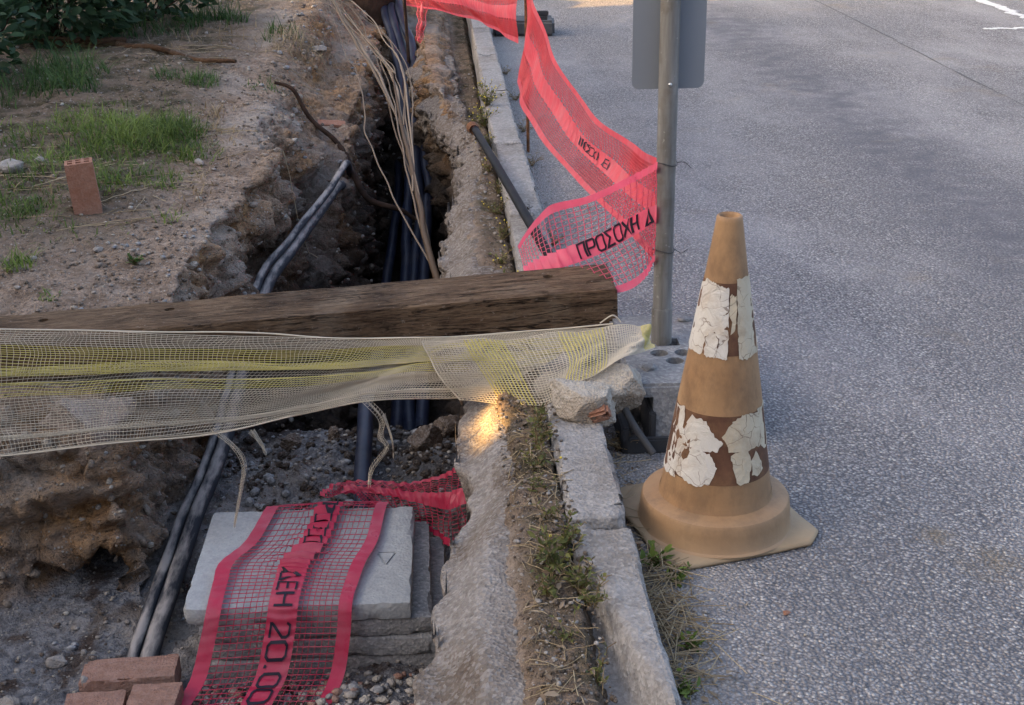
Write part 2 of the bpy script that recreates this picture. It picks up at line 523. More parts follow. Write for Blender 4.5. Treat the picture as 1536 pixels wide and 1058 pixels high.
MT['brick'] = conc_mat('clay_brick', (.25, .115, .07), (.33, .17, .115), 1.3, .5, .06, .003, (.30, .21, .165))
MT['brickdusty'] = conc_mat('dusty_brick', (.23, .125, .09), (.33, .20, .155), 1.3, .6, .06, .004, (.22, .175, .15))
MT['duct'] = plain('black_duct', (.017, .023, .045), .42, .5, .3, 9, .001, (.10, .095, .095), .55)
MT['ductblue'] = plain('dark_blue_duct', (.009, .014, .034), .5, .35, .3, 9, .0, (.05, .05, .06), .5)
MT['ductdusty'] = dusty_mat()
MT['rubber'] = plain('black_rubber', (.035, .037, .042), .7, .4, .25, 8, .002, (.12, .115, .11), .45)
MT['blackpipe'] = plain('black_pipe', (.008, .009, .012), .65, .15, .3, 10, 0, (.035, .03, .028), .4)
MT['rust'] = plain('rusty_iron', (.17, .075, .035), .85, .2, .4, 40, .002, (.07, .035, .02), .8)
def galv_mat():
    m = Mat('galvanised_steel', .55, .4)
    n = m.noise(40, 5, .6, m.map((1, 1, .12))); n2 = m.noise(9, 6, .65)
    c = m.mix(m.ramp(n, [(.35, 0), (.65, 1)]), (.13, .125, .115), (.24, .235, .225))
    c = m.mix(m.ramp(n2, [(.5, 0), (.68, .7)]), c, (.12, .095, .07))
    c = m.mix(m.ramp(m.noise(70, 3), [(.68, 0), (.74, .6)]), c, (.40, .39, .37))
    m.color(c); m.b.inputs['Metallic'].default_value = .25
    m.rough(m.ramp(n2, [(.3, .45), (.7, .8)])); m.bump(n2, .002, .4)
    return m.m
MT['galv'] = galv_mat()
MT['signback'] = plain('grey_sign_back', (.20, .22, .25), .6, .35, .04, 4, .0)
MT['signface'] = plain('white_sign_face', (.75, .75, .73), .4, .5, .03, 4)
MT['bolt'] = plain('zinc_bolt', (.55, .55, .53), .35, .5, .1, 60, Metallic=.8)
MT['dry'] = leaf_mat('dry_stalk', (.12, .08, .05), (.33, .26, .185), .1)
MT['straw'] = leaf_mat('straw', (.24, .17, .09), (.44, .36, .23), .15)
MT['litter'] = leaf_mat('dead_leaf', (.09, .055, .03), (.33, .25, .165), .1)
MT['grass'] = leaf_mat('grass_blade', (.06, .105, .022), (.22, .29, .065), .35)
MT['grassdark'] = leaf_mat('dark_grass_blade', (.035, .075, .022), (.10, .17, .045), .35)
MT['leaf'] = leaf_mat('shrub_leaf', (.018, .042, .022), (.05, .095, .04), .2)
MT['weed'] = leaf_mat('weed_leaf', (.08, .095, .03), (.19, .19, .06), .25)
MT['weedstem'] = leaf_mat('weed_stem', (.16, .11, .06), (.28, .21, .11), .1)
MT['flower'] = plain('yellow_flower', (.62, .5, .08), .6, .2)
MT['netcream'] = film_mat('cream_net_thread', (.64, .565, .44), .6, .2)
MT['netyellow'] = film_mat('yellow_net_thread', (.66, .57, .16), .5, .25)
MT['pink'] = film_mat('pink_warning_film', (.84, .13, .22), .36, .38)
MT['pinkred'] = film_mat('red_warning_film', (.80, .10, .125), .38, .42)
MT['pinkdeep'] = film_mat('crimson_warning_film', (.52, .032, .085), .28, .3)
MT['ink'] = plain('black_ink', (.012, .01, .022), .55, .3, .3, 40)
def cone_mat():
    m = Mat('faded_orange_rubber', .62, .35)
    n1 = m.noise(7, 6, .6); n2 = m.noise(16, 5, .7, m.map((1, 1, .6))); x, y, z = m.sep()
    c = m.mix(m.ramp(n1, [(.3, 0), (.7, 1)]), (.27, .15, .07), (.37, .23, .12))
    c = m.mix(m.ramp(n2, [(.46, 0), (.66, .7)]), c, (.15, .088, .05))
    c = m.mix(m.ramp(m.noise(4, 8, .7, m.map((1, 1, .35))), [(.45, 0), (.62, .6)]), c, (.24, .15, .08))
    c = m.mix(m.ramp(z, [(.0, .7), (.10, .0)]), c, (.33, .235, .145))
    m.color(c); m.bump(m.noise(60, 4), .002, .4)
    return m.m
MT['cone'] = cone_mat()
MT['coneplate'] = plain('dusty_cone_foot', (.335, .245, .15), .75, .3, .16, 9, .002, (.25, .19, .13), .6)
MT['conebrown'] = plain('brown_glue_band', (.10, .047, .027), .7, .3, .35, 22, .001, (.22, .12, .06), .6)
def flake_mat(name, a, dirt):
    m = Mat(name, .6, .35)
    n = m.noise(20, 5, .6)
    c = m.mix(n, tuple(v * .9 for v in a), tuple(v * 1.08 for v in a))
    c = m.mix(m.ramp(m.noise(14, 6, .65), [(.5, 0), (.66, .6)]), c, dirt)
    jit = m.N.new('ShaderNodeVectorMath'); jit.operation = 'ADD'
    nz = m.N.new('ShaderNodeTexNoise'); nz.inputs['Scale'].default_value = 30; m.l(m.co, nz.inputs['Vector'])
    sc_ = m.N.new('ShaderNodeVectorMath'); sc_.operation = 'SCALE'; m.l(nz.outputs['Color'], sc_.inputs[0]); sc_.inputs['Scale'].default_value = .03
    m.l(m.co, jit.inputs[0]); m.l(sc_.outputs[0], jit.inputs[1])
    e = m.vor(24, 'DISTANCE_TO_EDGE', 'Distance', jit.outputs[0])
    part = m.ramp(m.noise(17, 3), [(.42, 0), (.55, 1)])
    cr = m.math('MULTIPLY', m.ramp(e, [(.008, 1), (.022, 0)]), part)
    c = m.mix(m.math('MULTIPLY', cr, .75), c, (.13, .085, .06))
    m.color(c)
    m.bump(m.noise(26, 5, .6, None, 1.2), .006, .8)
    m.bump(m.noise(70, 4), .002, .5)
    return m.m
MT['flake'] = flake_mat('cracked_white_sheeting', (.56, .54, .50), (.40, .33, .26))
MT['flakecream'] = flake_mat('cracked_cream_sheeting', (.52, .45, .33), (.33, .25, .17))
MT['paint'] = plain('worn_road_paint', (.60, .60, .58), .8, .2, .1, 30, .002, (.33, .33, .34), .9)
MT['seam'] = plain('dark_bitumen_seam', (.11, .11, .118), .9, .2, .2, 30)
MT['render'] = plain('grey_render', (.42, .40, .37), .9, .2, .1, 3)
MT['panedark'] = plain('dark_pane', (.02, .02, .022), .9, .1)  # near-black colour of the window panes

# ================================================================== SETTING
def edge_y(y, xs, ys): return np.interp(y, xs, ys)
XL = ([1.2, 3.0, 3.4, 4.08, 4.6, 5.05, 5.5, 6.05, 6.7, 7.3, 8.0, 8.7, 9.9, 11.5], [-.88, -.88, -.89, -.845, -.79, -.745, -.74, -.78, -.80, -.88, -.86, -.82, -.70, -.6])
WL = ([1.2, 3.4, 4.0, 4.6, 5.2, 6.0, 6.6, 7.3, 8.7, 10, 11.5], [.05, .06, .06, .05, .06, .16, .34, .45, .45, .3, .3])
XR = ([1.2, 1.9, 2.17, 2.41, 2.67, 3.03, 3.37, 4.3, 5.15, 5.72, 6.45, 6.7, 7.1, 8.44, 9.6, 11.5], [-.03, -.035, -.04, -.019, .044, .037, .045, .011, .025, .09, .11, .06, -.044, -.169, -.16, -.15])
FL = ([1.2, 3.1, 3.6, 4.25, 4.8, 7.0, 8.1, 9.2, 9.9, 10.4, 11.5], [-.5, -.5, -.46, -.52, -1.0, -1.05, -.8, -.26, .0, .18, .26])

XS = ([4.3, 4.8, 5.2, 5.6, 6.2, 7.0, 8.0, 9.0, 9.8], [-.74, -.66, -.54, -.46, -.43, -.41, -.40, -.38, -.36])
SZ = ([4.3, 4.8, 5.2, 5.6, 6.0, 6.3, 6.6, 7.0, 8.0, 9.0, 9.8], [-.60, -.68, -.62, -.50, -.32, -.16, -.07, -.06, .01, .07, .14])

def ground_left(x, y):
    z = .03 + .085 * ss(3.6, 4.8, y) + .045 * np.maximum(y - 4.8, 0)
    z = z + .03 * ss(-.9, -1.5, x) * ss(3.9, 4.8, y)
    p = np.stack([x, y, 0 * x], -1)
    z = z + .05 * fbm(p * 1.3 + 3, 4, 11) + .02 * fbm(p * 5, 4, 12)
    return z

def height(x, y):
    p = np.stack([x, y, 0 * x], -1)
    zl = ground_left(x, y)
    wig = .05 * fbm(p * 3.2, 4, 21)
    xl = edge_y(y, *XL) + wig
    wl = edge_y(y, *WL)
    xr = edge_y(y, *XR) + .075 + .025 * fbm(p * 4, 3, 22)
    fl = edge_y(y, *FL) + .045 * fbm(p * 3, 4, 23)
    fl = fl + .07 * np.exp(-((x + .40) / .16) ** 2 - ((y - 3.95) / .25) ** 2) + .09 * np.exp(-((x + .02) / .12) ** 2 - ((y - 3.75) / .3) ** 2)
    fl = fl + .05 * np.exp(-((x + .22) / .2) ** 2 - ((y - 2.55) / .15) ** 2)
    t = ss(xl - .01, xl + wl, x)
    yb = 3.36 + .08 * fbm(p * 2.3 + 5, 4, 24)
    tp = ss(yb + .06, yb - .30, y)
    near = ss(1.35, 1.8, y)
    t = np.maximum(t, tp) * near
    # chalky lobe of earth at the corner of the bank
    z = zl + (fl - zl) * t
    # shelf of slumped earth on the left of the slot
    shelf = edge_y(y, *SZ) + .05 * fbm(p * 4 + 2, 3, 27)
    xs_ = edge_y(y, *XS) + .04 * fbm(p * 5 + 9, 3, 28)
    zs = zl + (shelf - zl) * ss(xl - .01, xl + np.minimum(wl, .30), x)
    zs = zs + (fl - zs) * ss(xs_ - .03, xs_ + .06, x)
    ks = ss(4.3, 4.7, y) * ss(10.2, 9.6, y)
    z = z + (zs - z) * ks
    zr = np.interp(y, [1.2, 2.2, 3, 7, 11.5], [.05, .055, .06, .05, .06]) + .02 * fbm(p * 6, 3, 25)
    zr = zr + (.040 * ss(4.2, 3.7, y) + .010) * ss(.10, .16, x) * ss(.275, .245, x) - .06 * ss(.245, .275, x) - .10 * ss(6.6, 7.2, y) * ss(.18, .06, np.abs(x - .20))
    tr = ss(xr - .03, xr + .03, x)
    return z + (zr - z) * tr

def build_ground():
    X0, X1, Y0, Y1, ZB = -3.6, .34, 1.0, 11.8, -1.5
    st = .02
    xs = np.arange(X0, X1 + 1e-6, st); ys = np.arange(Y0, Y1 + 1e-6, st)
    gx, gy = np.meshgrid(xs, ys, indexing='ij')
    gz = height(gx, gy)
    nx, ny = gx.shape
    top = np.stack([gx, gy, gz], -1).reshape(-1, 3)
    idx = np.arange(nx * ny).reshape(nx, ny)
    F = np.stack([idx[:-1, :-1], idx[1:, :-1], idx[1:, 1:], idx[:-1, 1:]], -1).reshape(-1, 4)
    ring = np.concatenate([idx[:, 0], idx[-1, 1:], idx[-2::-1, -1], idx[0, -2:0:-1]])
    bot = top[ring].copy(); bot[:, 2] = ZB
    V = np.concatenate([top, bot])
    b = np.arange(len(ring)) + len(top)
    faces = F.tolist()
    n = len(ring)
    for i in range(n):
        j = (i + 1) % n
        faces.append([int(ring[j]), int(ring[i]), int(b[i]), int(b[j])])
    faces.append([int(k) for k in b[::-1]])
    me = bpy.data.meshes.new('ground_solid'); me.from_pydata(V.tolist(), [], faces); me.update()
    o = link('ground', me, None, None, False)
    md = o.modifiers.new('r', 'REMESH'); md.mode = 'VOXEL'; md.voxel_size = .0118; md.adaptivity = 0
    bpy.context.view_layer.update()
    me2 = bpy.data.meshes.new_from_object(o.evaluated_get(bpy.context.evaluated_depsgraph_get()))
    o.modifiers.clear()
    n = len(me2.vertices)
    V = np.empty(n * 3, np.float32); me2.vertices.foreach_get('co', V); V = V.reshape(-1, 3).astype(float)
    m = len(me2.polygons)
    LT = np.empty(len(me2.loops), np.int32); me2.loops.foreach_get('vertex_index', LT)
    Q = LT.reshape(-1, 4)
    keep = (V[Q][:, :, 2].min(1) > -1.25) & (V[Q][:, :, 0].min(1) > X0 + .02) & (V[Q][:, :, 1].min(1) > Y0 + .02) & (V[Q][:, :, 1].max(1) < Y1 - .02) & (V[Q][:, :, 0].max(1) < X1 - .005)
    Q = Q[keep]
    use = np.zeros(n, bool); use[Q.ravel()] = True
    remap = np.cumsum(use) - 1
    V = V[use]; Q = remap[Q]
    # hollow washed out under the bank
    for (c, rad, push) in (((-.97, 3.06, -.43), (.20, .24, .14), (.02, .34, .03)), ((-.72, 5.15, -.22), (.22, .36, .24), (-.26, .03, -.02)), ((-.70, 4.45, -.20), (.12, .18, .13), (-.12, .02, 0)), ((-.68, 5.7, -.10), (.16, .20, .12), (-.13, .0, -.02))):
        d = np.sqrt((((V - np.array(c)) / np.array(rad)) ** 2).sum(1))
        w = np.clip(1 - d, 0, 1); w = w * w * (3 - 2 * w)
        V = V + w[:, None] * np.array(push)
    me3 = mesh_np('ground', V, Q)
    N = np.empty(len(V) * 3, np.float32); me3.vertices.foreach_get('normal', N); N = N.reshape(-1, 3).astype(float)
    steep = ss(.85, .35, N[:, 2])
    leftside = np.maximum(ss(-.02, -.15, V[:, 0]), ss(3.8, 4.4, V[:, 1]) * ss(.15, .05, V[:, 0]))
    d = .010 * fbm(V * 9, 4, 31) + .006 * fbm(V * 34, 3, 32)
    f1, f2 = worley(V * np.array([9, 9, 11.0]) + .6 * fbm(V * 5, 2, 35)[:, None], 40)
    lump = np.clip(f2 - f1, 0, .5)
    b1, b2 = worley(V * np.array([3.6, 3.6, 4.6]) + .35 * fbm(V * 4, 2, 36)[:, None], 44)
    d = d + steep * leftside * 1.15 * (.07 * fbm(V * np.array([4, 4, 6.0]), 4, 33, billow=True) + .07 * (lump - .2) + .03 * fbm(V * 15, 3, 34, billow=True) + .11 * (np.clip(b2 - b1, 0, .6) - .25))
    g1, g2 = worley(V * 26, 50)
    floor = ss(-.25, -.4, V[:, 2])
    clodm = ss(.02, .25, fbm(V * 2.6 + 4, 3, 51))
    d = d + (1 - steep) * (.010 + .018 * floor) * clodm * (np.clip(.62 - g1, 0, 1) * 1.6)
    slump = ss(4.2, 4.7, V[:, 1]) * ss(-.82, -.70, V[:, 0]) * ss(.08, -.02, V[:, 2]) * ss(.2, .05, V[:, 0])
    d = d + (1 - steep) * slump * (.05 * (lump - .15) + .05 * fbm(V * 9, 4, 57, billow=True))
    c1, c2 = worley(V * 34 + .5 * fbm(V * 20, 2, 59)[:, None], 60)
    d = d + (.007 + .009 * steep) * (np.clip(c2 - c1, 0, .45) - .2) * 1.6 * ss(-.2, .25, fbm(V * 3.3 + 9, 3, 56) + .25)
    V = V + N * d[:, None]
    me3.vertices.foreach_set('co', V.astype(np.float32).ravel()); me3.update()
    clay = np.clip(steep * leftside * 1.1 + ss(6.3, 7.5, V[:, 1]) * ss(-1.0, -.8, V[:, 0]) * .7 * leftside, 0, 1)
    grav = floor * (1 - steep * .8) * ss(4.9, 4.4, V[:, 1])
    org = ss(-.95, -1.25, V[:, 0]) * (1 - steep) * ss(4.1, 5.0, V[:, 1]) + ss(.10, .18, V[:, 0])
    org = np.clip(org, 0, 1) * (1 - .8 * floor)
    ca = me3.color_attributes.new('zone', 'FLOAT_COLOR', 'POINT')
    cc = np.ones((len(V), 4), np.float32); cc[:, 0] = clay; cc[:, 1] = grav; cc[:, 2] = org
    cc[:, 3] = np.clip(.55 * ss(-.02, -.15, V[:, 2]) * ss(4.3, 4.8, V[:, 1]) * ss(-.78, -.68, V[:, 0]) + ss(-.32, -.62, V[:, 2]) * ss(4.2, 4.7, V[:, 1]) + .75 * floor * ss(3.55, 3.8, V[:, 1]) * ss(.05, .3, fbm(V * 3.1, 3, 55)) + .8 * ss(.25, .0, np.abs(V[:, 0] + .12)) * ss(3.5, 3.75, V[:, 1]) * floor, 0, 1)  # alpha: damp fill plus painted shade, in the deep trench and behind the beam
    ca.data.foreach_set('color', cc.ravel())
    o.data = me3
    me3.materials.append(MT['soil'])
    me3.polygons.foreach_set('use_smooth', np.ones(len(me3.polygons), bool))
    tag(o, 'dug earth bank and cable trench floor', None, None, 'structure')
    bv = BVHTree.FromPolygons([tuple(v) for v in V.tolist()], Q.tolist())
    pick = np.where((steep > .35) & (V[:, 0] < -.1) & (V[:, 2] > -.9) & (V[:, 0] > -2.0) & (V[:, 1] > 2.7) & (V[:, 1] < 9.5))[0]
    return o, bv, V[pick], N[pick]
ground, GB, WALLV, WALLN = build_ground()

def gz_(x, y, z0=3.0, default=0.0):
    h = GB.ray_cast(Vector((x, y, z0)), Vector((0, 0, -1)))
    return h[0].z if h[0] is not None else default
def ghit(x, y):
    h = GB.ray_cast(Vector((x, y, 3.0)), Vector((0, 0, -1)))
    return h[0], h[1]

# far ground around the dig, outside the frame
def far_ground():
    V, F = [], []
    def sheet(x0, x1, y0, y1, nx, ny):
        xs = np.linspace(x0, x1, nx); ys = np.linspace(y0, y1, ny)
        gx, gy = np.meshgrid(xs, ys, indexing='ij')
        zz = np.where(gy < 1.3, .05, np.minimum(ground_left(gx, gy), .9)) - .012
        b = len(V)
        V.extend(np.stack([gx, gy, zz], -1).reshape(-1, 3).tolist())
        idx = np.arange(nx * ny).reshape(nx, ny) + b
        F.extend(np.stack([idx[:-1, :-1], idx[1:, :-1], idx[1:, 1:], idx[:-1, 1:]], -1).reshape(-1, 4).tolist())
    sheet(-60, -3.55, -40, 90, 60, 140)
    sheet(-3.55, .25, -40, 1.05, 40, 40)
    sheet(-3.55, .25, 11.72, 90, 40, 80)
    me = bpy.data.meshes.new('terrain'); me.from_pydata(V, [], F); me.update()
    ca = me.color_attributes.new('zone', 'FLOAT_COLOR', 'POINT')
    cc = np.tile(np.array([0, 0, 1, 0], np.float32), (len(V), 1)); ca.data.foreach_set('color', cc.ravel())
    tag(link('terrain', me, MT['soil']), kind='structure')
far_ground()

# road sheet
bm = bmesh.new()
bmesh.ops.create_grid(bm, x_segments=20, y_segments=40, size=1)
for v in bm.verts: v.co = (.365 + (v.co.x + 1) / 2 * 45, -30 + (v.co.y + 1) / 2 * 130, 0)
road = tag(link('road', bm_mesh('road', bm), MT['road']), kind='structure')

def strip(name, pts, w, z, mat, parent, wob=0, seed=0):
    P = catmull(pts, 60)
    T = np.gradient(P, axis=0); T /= np.linalg.norm(T, axis=1, keepdims=True)
    S = np.stack([T[:, 1], -T[:, 0]], -1)
    k = np.arange(60)
    wl = w / 2 * (1 + wob * vnoise(np.stack([k * .9, k * 0, k * 0], -1), seed)); wr = w / 2 * (1 + wob * vnoise(np.stack([k * .9, k * 0 + 5, k * 0], -1), seed))
    off = wob * w * .9 * vnoise(np.stack([k * .45, k * 0 + 9, k * 0], -1), seed)
    A = P[:, :2] + S * (wl + off)[:, None]; B = P[:, :2] - S * (wr - off)[:, None]
    V = np.concatenate([np.c_[A, np.full(60, z)], np.c_[B, np.full(60, z)]])
    i = np.arange(59)
    F = np.stack([i, i + 1, i + 61, i + 60], -1)[:, ::-1]
    return link(name, mesh_np(name, V, F), mat, parent)
strip('seam', [(3.14, -6), (3.12, 4), (3.15, 6.9), (3.18, 9), (3.21, 11.4), (3.2, 30)], .008, .003, MT['seam'], road, .95, 3)
strip('road_marking', [(4.50, 9.9), (4.53, 10.4), (4.57, 11.2), (4.62, 14)], .085, .004, MT['paint'], road, .35, 4)
strip('road_marking', [(3.98, 9.61), (4.2, 9.605), (4.9, 9.6)], .07, .004, MT['paint'], road, .35, 5)

# kerb: single stones laid end to end
kerb = tag(empty('kerb', (0, 0, 0)), 'grey concrete kerb between the road and the trench', None, None, 'structure')
joints = [-1.0, .15, 1.28, 2.42, 3.57, 4.72, 5.87, 7.0, 8.2, 9.35, 10.5, 11.7, 12.9]
for k in range(len(joints) - 1):
    L = joints[k + 1] - joints[k] - .008
    yc = (joints[k + 1] + joints[k]) / 2
    vis = 1.2 < joints[k + 1] < 10
    o = rough_box('kerb_stone', (.128, L, .27), .0115 if vis else .05, .0035, 11, MT['kerb'], kerb, .012, 60 + k, .03 if vis else .0)
    o.location = (.317 + random.uniform(-.004, .004) + .004 * max(0, yc - 5), yc, -.15 + random.uniform(-.003, .003))
    o.rotation_euler = (0, random.uniform(-.01, .01), random.uniform(-.004, .004))
    if vis:
        V = np.empty(len(o.data.vertices) * 3, np.float32); o.data.vertices.foreach_get('co', V); V = V.reshape(-1, 3).astype(float)
        wx, wy = V[:, 0] + .317, V[:, 1] + yc
        lim = np.interp(wy, [1.0, 1.8, 1.88, 2.05, 2.22, 2.30, 6.7, 6.98, 7.02, 7.3], [.36, .35, .335, .305, .272, .2, .2, .285, .27, .2]) + .010 * fbm(np.stack([wy * 9, wx * 9, 0 * wx], -1), 3, 88)
        V[:, 2] -= .075 * ss(.012, -.012, wx - lim) * (V[:, 2] > .12)
        n_ = V[:, 2] > .2
        V[n_, 2] += .004 * fbm(np.stack([wx * 14, wy * 14, 0 * wx], -1), 3, 89)[n_]
        o.data.vertices.foreach_set('co', V.astype(np.float32).ravel()); o.data.update()

# broken concrete haunch along the trench edge
def lean_strip():
    Y0, Y1 = 1.0, 9.2
    ys = np.arange(Y0, Y1, .02)
    pts_r = ([1, 1.85, 2.18, 2.54, 2.95, 4.19, 5.55, 6.3, 7.35, 9.2], [.15, .16, .155, .175, .20, .225, .21, .20, .14, .12])
    n = len(ys)
    p = np.stack([ys * 5, 0 * ys, 0 * ys], -1)
    xl = np.interp(ys, *XR) + .05 * fbm(p, 4, 71) + .018 * fbm(p * 4, 3, 72)
    xr = np.interp(ys, *pts_r) + .03 * fbm(p * 1.2 + 50, 4, 73)
    xr = np.maximum(xr, xl + .07)
    K = 14
    Vt = []
    th = .17
    for i in range(n):
        t = np.linspace(0, 1, K)
        Vt.append(np.stack([xl[i] + (xr[i] - xl[i]) * t, np.full(K, ys[i]), .075 - .004 * t], -1))
    top = np.array(Vt); bot = top.copy(); bot[..., 2] -= th; bot[:, 0, 0] += .05
    A = top.reshape(-1, 3); B = bot.reshape(-1, 3); nA = len(A)
    idx = np.arange(nA).reshape(n, K)
    F = [*np.stack([idx[:-1, :-1], idx[:-1, 1:], idx[1:, 1:], idx[1:, :-1]], -1).reshape(-1, 4).tolist()]
    F += (np.stack([idx[:-1, :-1], idx[1:, :-1], idx[1:, 1:], idx[:-1, 1:]], -1).reshape(-1, 4) + nA).tolist()
    F += np.stack([idx[:-1, 0], idx[1:, 0], idx[1:, 0] + nA, idx[:-1, 0] + nA], -1).tolist()
    F += np.stack([idx[:-1, -1], idx[:-1, -1] + nA, idx[1:, -1] + nA, idx[1:, -1]], -1).tolist()
    F += np.stack([idx[0, :-1], idx[0, :-1] + nA, idx[0, 1:] + nA, idx[0, 1:]], -1).tolist()
    F += np.stack([idx[-1, :-1], idx[-1, 1:], idx[-1, 1:] + nA, idx[-1, :-1] + nA], -1).tolist()
    me = bpy.data.meshes.new('l'); me.from_pydata(np.concatenate([A, B]).tolist(), [], F); me.update()
    bm = bmesh.new(); bm.from_mesh(me); bmesh.ops.recalc_face_normals(bm, faces=bm.faces); bm.to_mesh(me); bm.free()
    o = link('concrete_haunch', me, None, None, False)
    md = o.modifiers.new('r', 'REMESH'); md.mode = 'VOXEL'; md.voxel_size = .0085
    bpy.context.view_layer.update()
    me2 = bpy.data.meshes.new_from_object(o.evaluated_get(bpy.context.evaluated_depsgraph_get()))
    o.modifiers.clear()
    V = np.empty(len(me2.vertices) * 3, np.float32); me2.vertices.foreach_get('co', V); V = V.reshape(-1, 3).astype(float)
    N = np.empty_like(V, dtype=np.float32).ravel(); me2.vertices.foreach_get('normal', N); N = N.reshape(-1, 3).astype(float)
    side = ss(.8, .3, N[:, 2])
    # slope towards the trench where the edge has crumbled
    xe = np.interp(V[:, 1], *XR)
    dz = -.07 * ss(.11, .0, V[:, 0] - xe) * (N[:, 2] > -.3)
    f1, f2 = worley(V * 16, 80)
    far = ss(3.9, 5.0, V[:, 1])
    far2 = ss(5.9, 6.8, V[:, 1])
    d = .014 * fbm(V * 6, 4, 74) + .003 * fbm(V * 45, 3, 75) + side * (.3 + .7 * far) * (.02 * fbm(V * 10, 4, 76, billow=True) + .03 * (np.clip(f2 - f1, 0, .5) - .2))
    d = d + far * (1 - side * .5) * (.03 * fbm(V * 7, 4, 78, billow=True) + .022 * (np.clip(f2 - f1, 0, .5) - .2))
    V = V + N * d[:, None]
    V[:, 2] += dz - .02 * far - .05 * far2
    me2.vertices.foreach_set('co', V.astype(np.float32).ravel()); me2.update()
    o.data = me2; me2.materials.clear(); me2.materials.append(MT['lean']); me2.materials.append(MT['leanfar'])
    pc = np.empty(len(me2.polygons) * 3, np.float32); me2.polygons.foreach_get('center', pc); pc = pc.reshape(-1, 3).astype(float)
    mi = ((pc[:, 1] + 1.1 * fbm(pc * 5, 4, 79)) > 4.1) | (fbm(pc * np.array([7, 4, 7.0]), 4, 77) > .33)
    me2.polygons.foreach_set('material_index', mi.astype(np.int32))
    me2.polygons.foreach_set('use_smooth', np.ones(len(me2.polygons), bool))
    tag(o, 'rough broken concrete ledge overhanging the trench beside the kerb', None, None, 'structure')
    Q = np.empty(len(me2.loops), np.int32); me2.loops.foreach_get('vertex_index', Q)
    return BVHTree.FromPolygons([tuple(v) for v in V.tolist()], Q.reshape(-1, 4).tolist())
LB = lean_strip()
def sz(x, y):
    """highest of soil, concrete ledge, kerb and road at x, y"""
    if x > .385: return 0.0
    z = gz_(x, y)
    h = LB.ray_cast(Vector((x, y, 3.0)), Vector((0, 0, -1)))
    if h[0] is not None: z = max(z, h[0].z)
    if .253 < x < .381: z = max(z, .12)
    return z

# unseen added house wall that keeps the street in shade, with a slot cut to shape the sun patch
def occluder():
    h = empty('occluder', (-9, -4, 0))
    bm = bmesh.new()
    y0, y1, H = -26.0, 8.6, 5.6
    P0 = Vector((.072, 3.045, .066))
    t = (-9.0 - P0.x) / sun_dir.x
    hole = P0 + sun_dir * t
    box_bm(bm, (0, 0, 0), (.12, 1, 1))
    for v in bm.verts:
        v.co.y = (y0 if v.co.y < 0 else y1) + 4
        v.co.z = -.3 if v.co.z < 0 else H
    w = link('wall', bm_mesh('wall', bm), MT['render'], h, False)
    rot = sun_dir.to_track_quat('X', 'Z').to_matrix().to_4x4()
    c = bmesh.new(); box_bm(c, (0, 0, 0), (1.2, .17, .070))
    bmesh.ops.transform(c, matrix=Matrix.Translation(hole - Vector((-9, -4, 0))) @ rot, verts=c.verts)
    co_ = link('cutter', bm_mesh('cutter', c), None, h, False)
    boolean(w, [co_])
    bm = bmesh.new(); box_bm(bm, (-3.2, (y0 + y1) / 2 + 4, H + .11), (6.9, y1 - y0 + .0, .2)); link('roof', bm_mesh('roof', bm), MT['render'], h, False)
    for k in range(4):
        wy = -18 + k * 6.2
        bm = bmesh.new(); box_bm(bm, (.075, wy, 4.6), (.03, 1.3, 1.3)); f = link('window', bm_mesh('window', bm), MT['galv'], h, False)
        bm = bmesh.new(); box_bm(bm, (.094, wy, 4.6), (.008, 1.1, 1.1)); link('pane', bm_mesh('pane', bm), MT['panedark'], f, False)
    tag(h, 'grey rendered house wall added out of view to shade the scene and shape the sun patch', 'occluder')
occluder()
def occluder_behind():  # added unseen block: cuts sky light from behind so front faces go darker
    h = empty('occluder', (1.0, -8.0, 0))
    bm = bmesh.new(); box_bm(bm, (0, -3, 2.9), (16, 6, 6.2)); link('wall', bm_mesh('wall', bm), MT['render'], h, False)
    bm = bmesh.new(); box_bm(bm, (0, -3, 6.13), (16.6, 6.6, .22)); link('roof', bm_mesh('roof', bm), MT['render'], h, False)
    for k in range(4):
        bm = bmesh.new(); box_bm(bm, (-6 + k * 4, .012, 1.7 if k % 2 else 3.9), (1.3, .05, 1.4)); f = link('window', bm_mesh('window', bm), MT['galv'], h, False)
        bm = bmesh.new(); box_bm(bm, (-6 + k * 4, .042, 1.7 if k % 2 else 3.9), (1.1, .012, 1.2)); link('pane', bm_mesh('pane', bm), MT['panedark'], f, False)
    tag(h, 'grey rendered two storey house added unseen behind the camera to darken the faces turned to it', 'occluder')
occluder_behind()
#SPLIT

